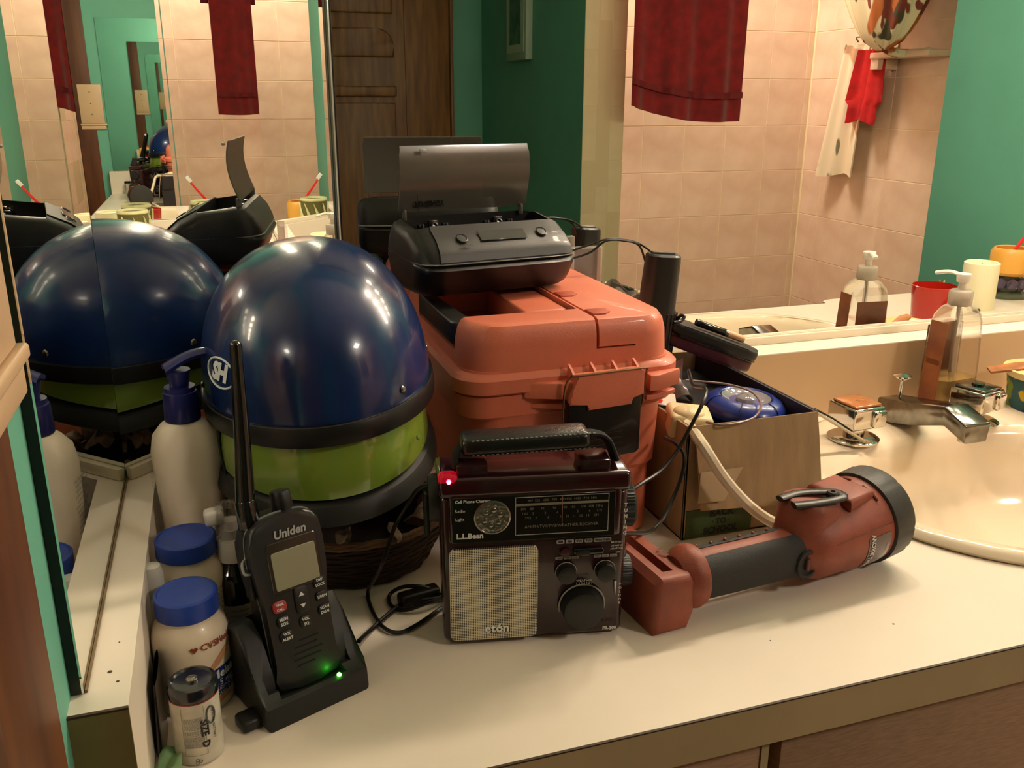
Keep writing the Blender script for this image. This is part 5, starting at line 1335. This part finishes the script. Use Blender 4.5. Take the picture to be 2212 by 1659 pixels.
cable('clipper_cord', 'thin black cord strand entering the top of the hair clipper',
      [(0.5114, 0.9850, 0.2619), (0.5065, 0.9900, 0.2716), (0.4892, 0.9930, 0.2822), (0.4687, 0.9960, 0.2866), (0.4472, 0.9960, 0.2870), (0.4262, 0.9960, 0.2812), (0.3934, 0.9960, 0.2728)], .0013, BC)
cable('cord_loop', 'small black cord loop at the foot of the hair clipper',
      [(0.5341, 0.9700, 0.1819), (0.5403, 0.9650, 0.1932), (0.5439, 0.9620, 0.1925), (0.5380, 0.9600, 0.1875), (0.5273, 0.9580, 0.1869)], .0022, BC)
# clear plastic clamshell behind the toolbox
cp = thing('clear_clamshell', 'clear plastic clamshell packaging standing behind the toolbox', 'packaging', (.455, 1.058, .105))
bm = B(); box(bm, -.052, .013, -.0006, .0006, .0, .165, .0004, 1); box(bm, -.052, .013, -.010, -.0006, .163, .165, .0004, 1)
o_ = obj('clear_sheet', bm, mat('thin_clear', (225, 228, 222), .05, alpha=.22, coat=.8), cp)
bm = B(); box(bm, .0115, .0135, -.010, .001, 0, .165, .0005, 1); obj('folded_edge', bm, mat('clear_edge', (215, 218, 210), .1, alpha=.6), cp)
cp2 = thing('plastic_tray', 'crumpled dark clear plastic tray leaning behind the toolbox', 'packaging', (.500, 1.035, .108), (R(-12), R(18), 0))
bm = B(); grid_surface(bm, lambda u, v: Vector((-.04 + .08 * u, .010 * math.sin(u * 9) * math.cos(v * 6), .10 * v + .004 * math.sin(u * 14))), 14, 8, .001); obj('tray', bm, mat('tray_plastic', (120, 112, 104), .08, alpha=.6, coat=.8), cp2)
# eyeglass style case lying aslant across the box, cable and pen on it
cs = thing('zip_case', 'black and burgundy case lying aslant on the back of the cardboard box', 'case', (.580, .975, .139), (R(0), R(21), R(-14)))
bm = B(); prism(bm, rrect(.128, .050, .020, 6), -.001, .0145, 'Z', .004, 3); obj('burgundy_base', bm, mat('burgundy_case', (72, 24, 38), .45, var=.2, vscale=50), cs)
bm = B(); prism(bm, rrect(.132, .054, .021, 6), .0150, .0290, 'Z', .005, 3); obj('black_top', bm, mat('case_black', (22, 22, 20), .5), cs)
bm = B(); tube(bm, [(x, y, .0148) for x, y in rrect(.131, .053, .0205, 5)], .0010, 6, 1, closed=True); obj('zip_line', bm, BLACK_GL, cs)
lz = thing('lip_balm', 'slim tube with black barrel and tan tip lying on the burgundy case', 'tube', (.596, .966, .166), (0, R(21), R(-10)))
bm = B(); cyl(bm, (-.034, 0, .004), (.008, 0, .004), .0046, n=20, bev=.0008); obj('barrel', bm, BLACK_GL, lz)
bm = B(); cyl(bm, (.008, 0, .004), (.012, 0, .004), .0047, n=20); obj('band', bm, SCREW, lz)
bm = B(); cyl(bm, (.012, 0, .004), (.036, 0, .004), .0046, n=20, bev=.0008); obj('tip', bm, mat('tan_tip', (214, 172, 130), .4), lz)
wp = thing('foil_packets', 'crumpled silvery grey foil packets in the box beside the toolbox', 'packet', (.492, .905, .1035), (R(-20), R(14), R(10)))
bm = B(); grid_surface(bm, lambda u, v: Vector((-.030 + .062 * u, -.02 + .012 * math.sin(u * 7 + v * 3) + .03 * v, .004 + .052 * v + .004 * math.sin(u * 13))), 14, 8, .0015); obj('foil', bm, mat('grey_foil', (124, 112, 112), .25, metal=.4, var=.3, vscale=60), wp)
# wires lying on the counter between the cradle and the radio
cable('cradle_cord', 'black cord running from the cradle across the counter behind the emergency radio',
      [(0.0845, 0.6658, 0.0100), (0.0981, 0.6895, 0.0030), (0.1161, 0.7085, 0.0030), (0.1332, 0.7235, 0.0030), (0.1491, 0.7225, 0.0040), (0.1687, 0.7212, 0.0040), (0.1913, 0.7217, 0.0030)], .0021, BC)
cable('loop_cord', 'black cord hanging from the radio top and looping over the counter',
      [(0.1576, 0.6720, 0.1437), (0.1456, 0.6900, 0.1326), (0.1371, 0.7000, 0.1142), (0.1276, 0.7050, 0.0955), (0.1221, 0.7100, 0.0759), (0.1128, 0.7150, 0.0472), (0.1072, 0.7524, 0.0060), (0.1048, 0.7285, 0.0030), (0.1091, 0.6935, 0.0030), (0.1206, 0.6784, 0.0030), (0.1387, 0.6854, 0.0030), (0.1673, 0.7066, 0.0030)], .0019, BC)
cable('tangle_cord', 'tangled black cord and plug lying behind the emergency radio',
      [(0.1743, 0.7255, 0.0040), (0.1560, 0.7321, 0.0120), (0.1374, 0.7381, 0.0120), (0.1254, 0.7413, 0.0040), (0.1233, 0.7242, 0.0030), (0.1339, 0.7125, 0.0030), (0.1576, 0.7111, 0.0080), (0.1753, 0.7208, 0.0040)], .0019, BC)
pl = thing('cord_plug', 'small black plug lying on the counter among the tangled cords', 'plug', (0.1505, 0.7289, 0.0010), (0, 0, R(12)))
bm = B(); box(bm, -.020, .020, -.007, .007, 0, .011, .003, 3); obj('plug_body', bm, BLACK_PL, pl)


# groups of like things
for o in list(S.objects):
    if o.parent is None and 'category' in o:
        n = o.name.split('.')[0]
        g = {'wall_mirror': 'mirrors around the vanity', 'pillar_candle': 'candles at the right end of the countertop', 'pill_bottle': 'white pill bottles beside the side splash',
             'clipper_cord': 'cord strands of the hair clipper', 'power_cord': 'black cords beside the toolbox'}.get(n)
        if g: o['group'] = g
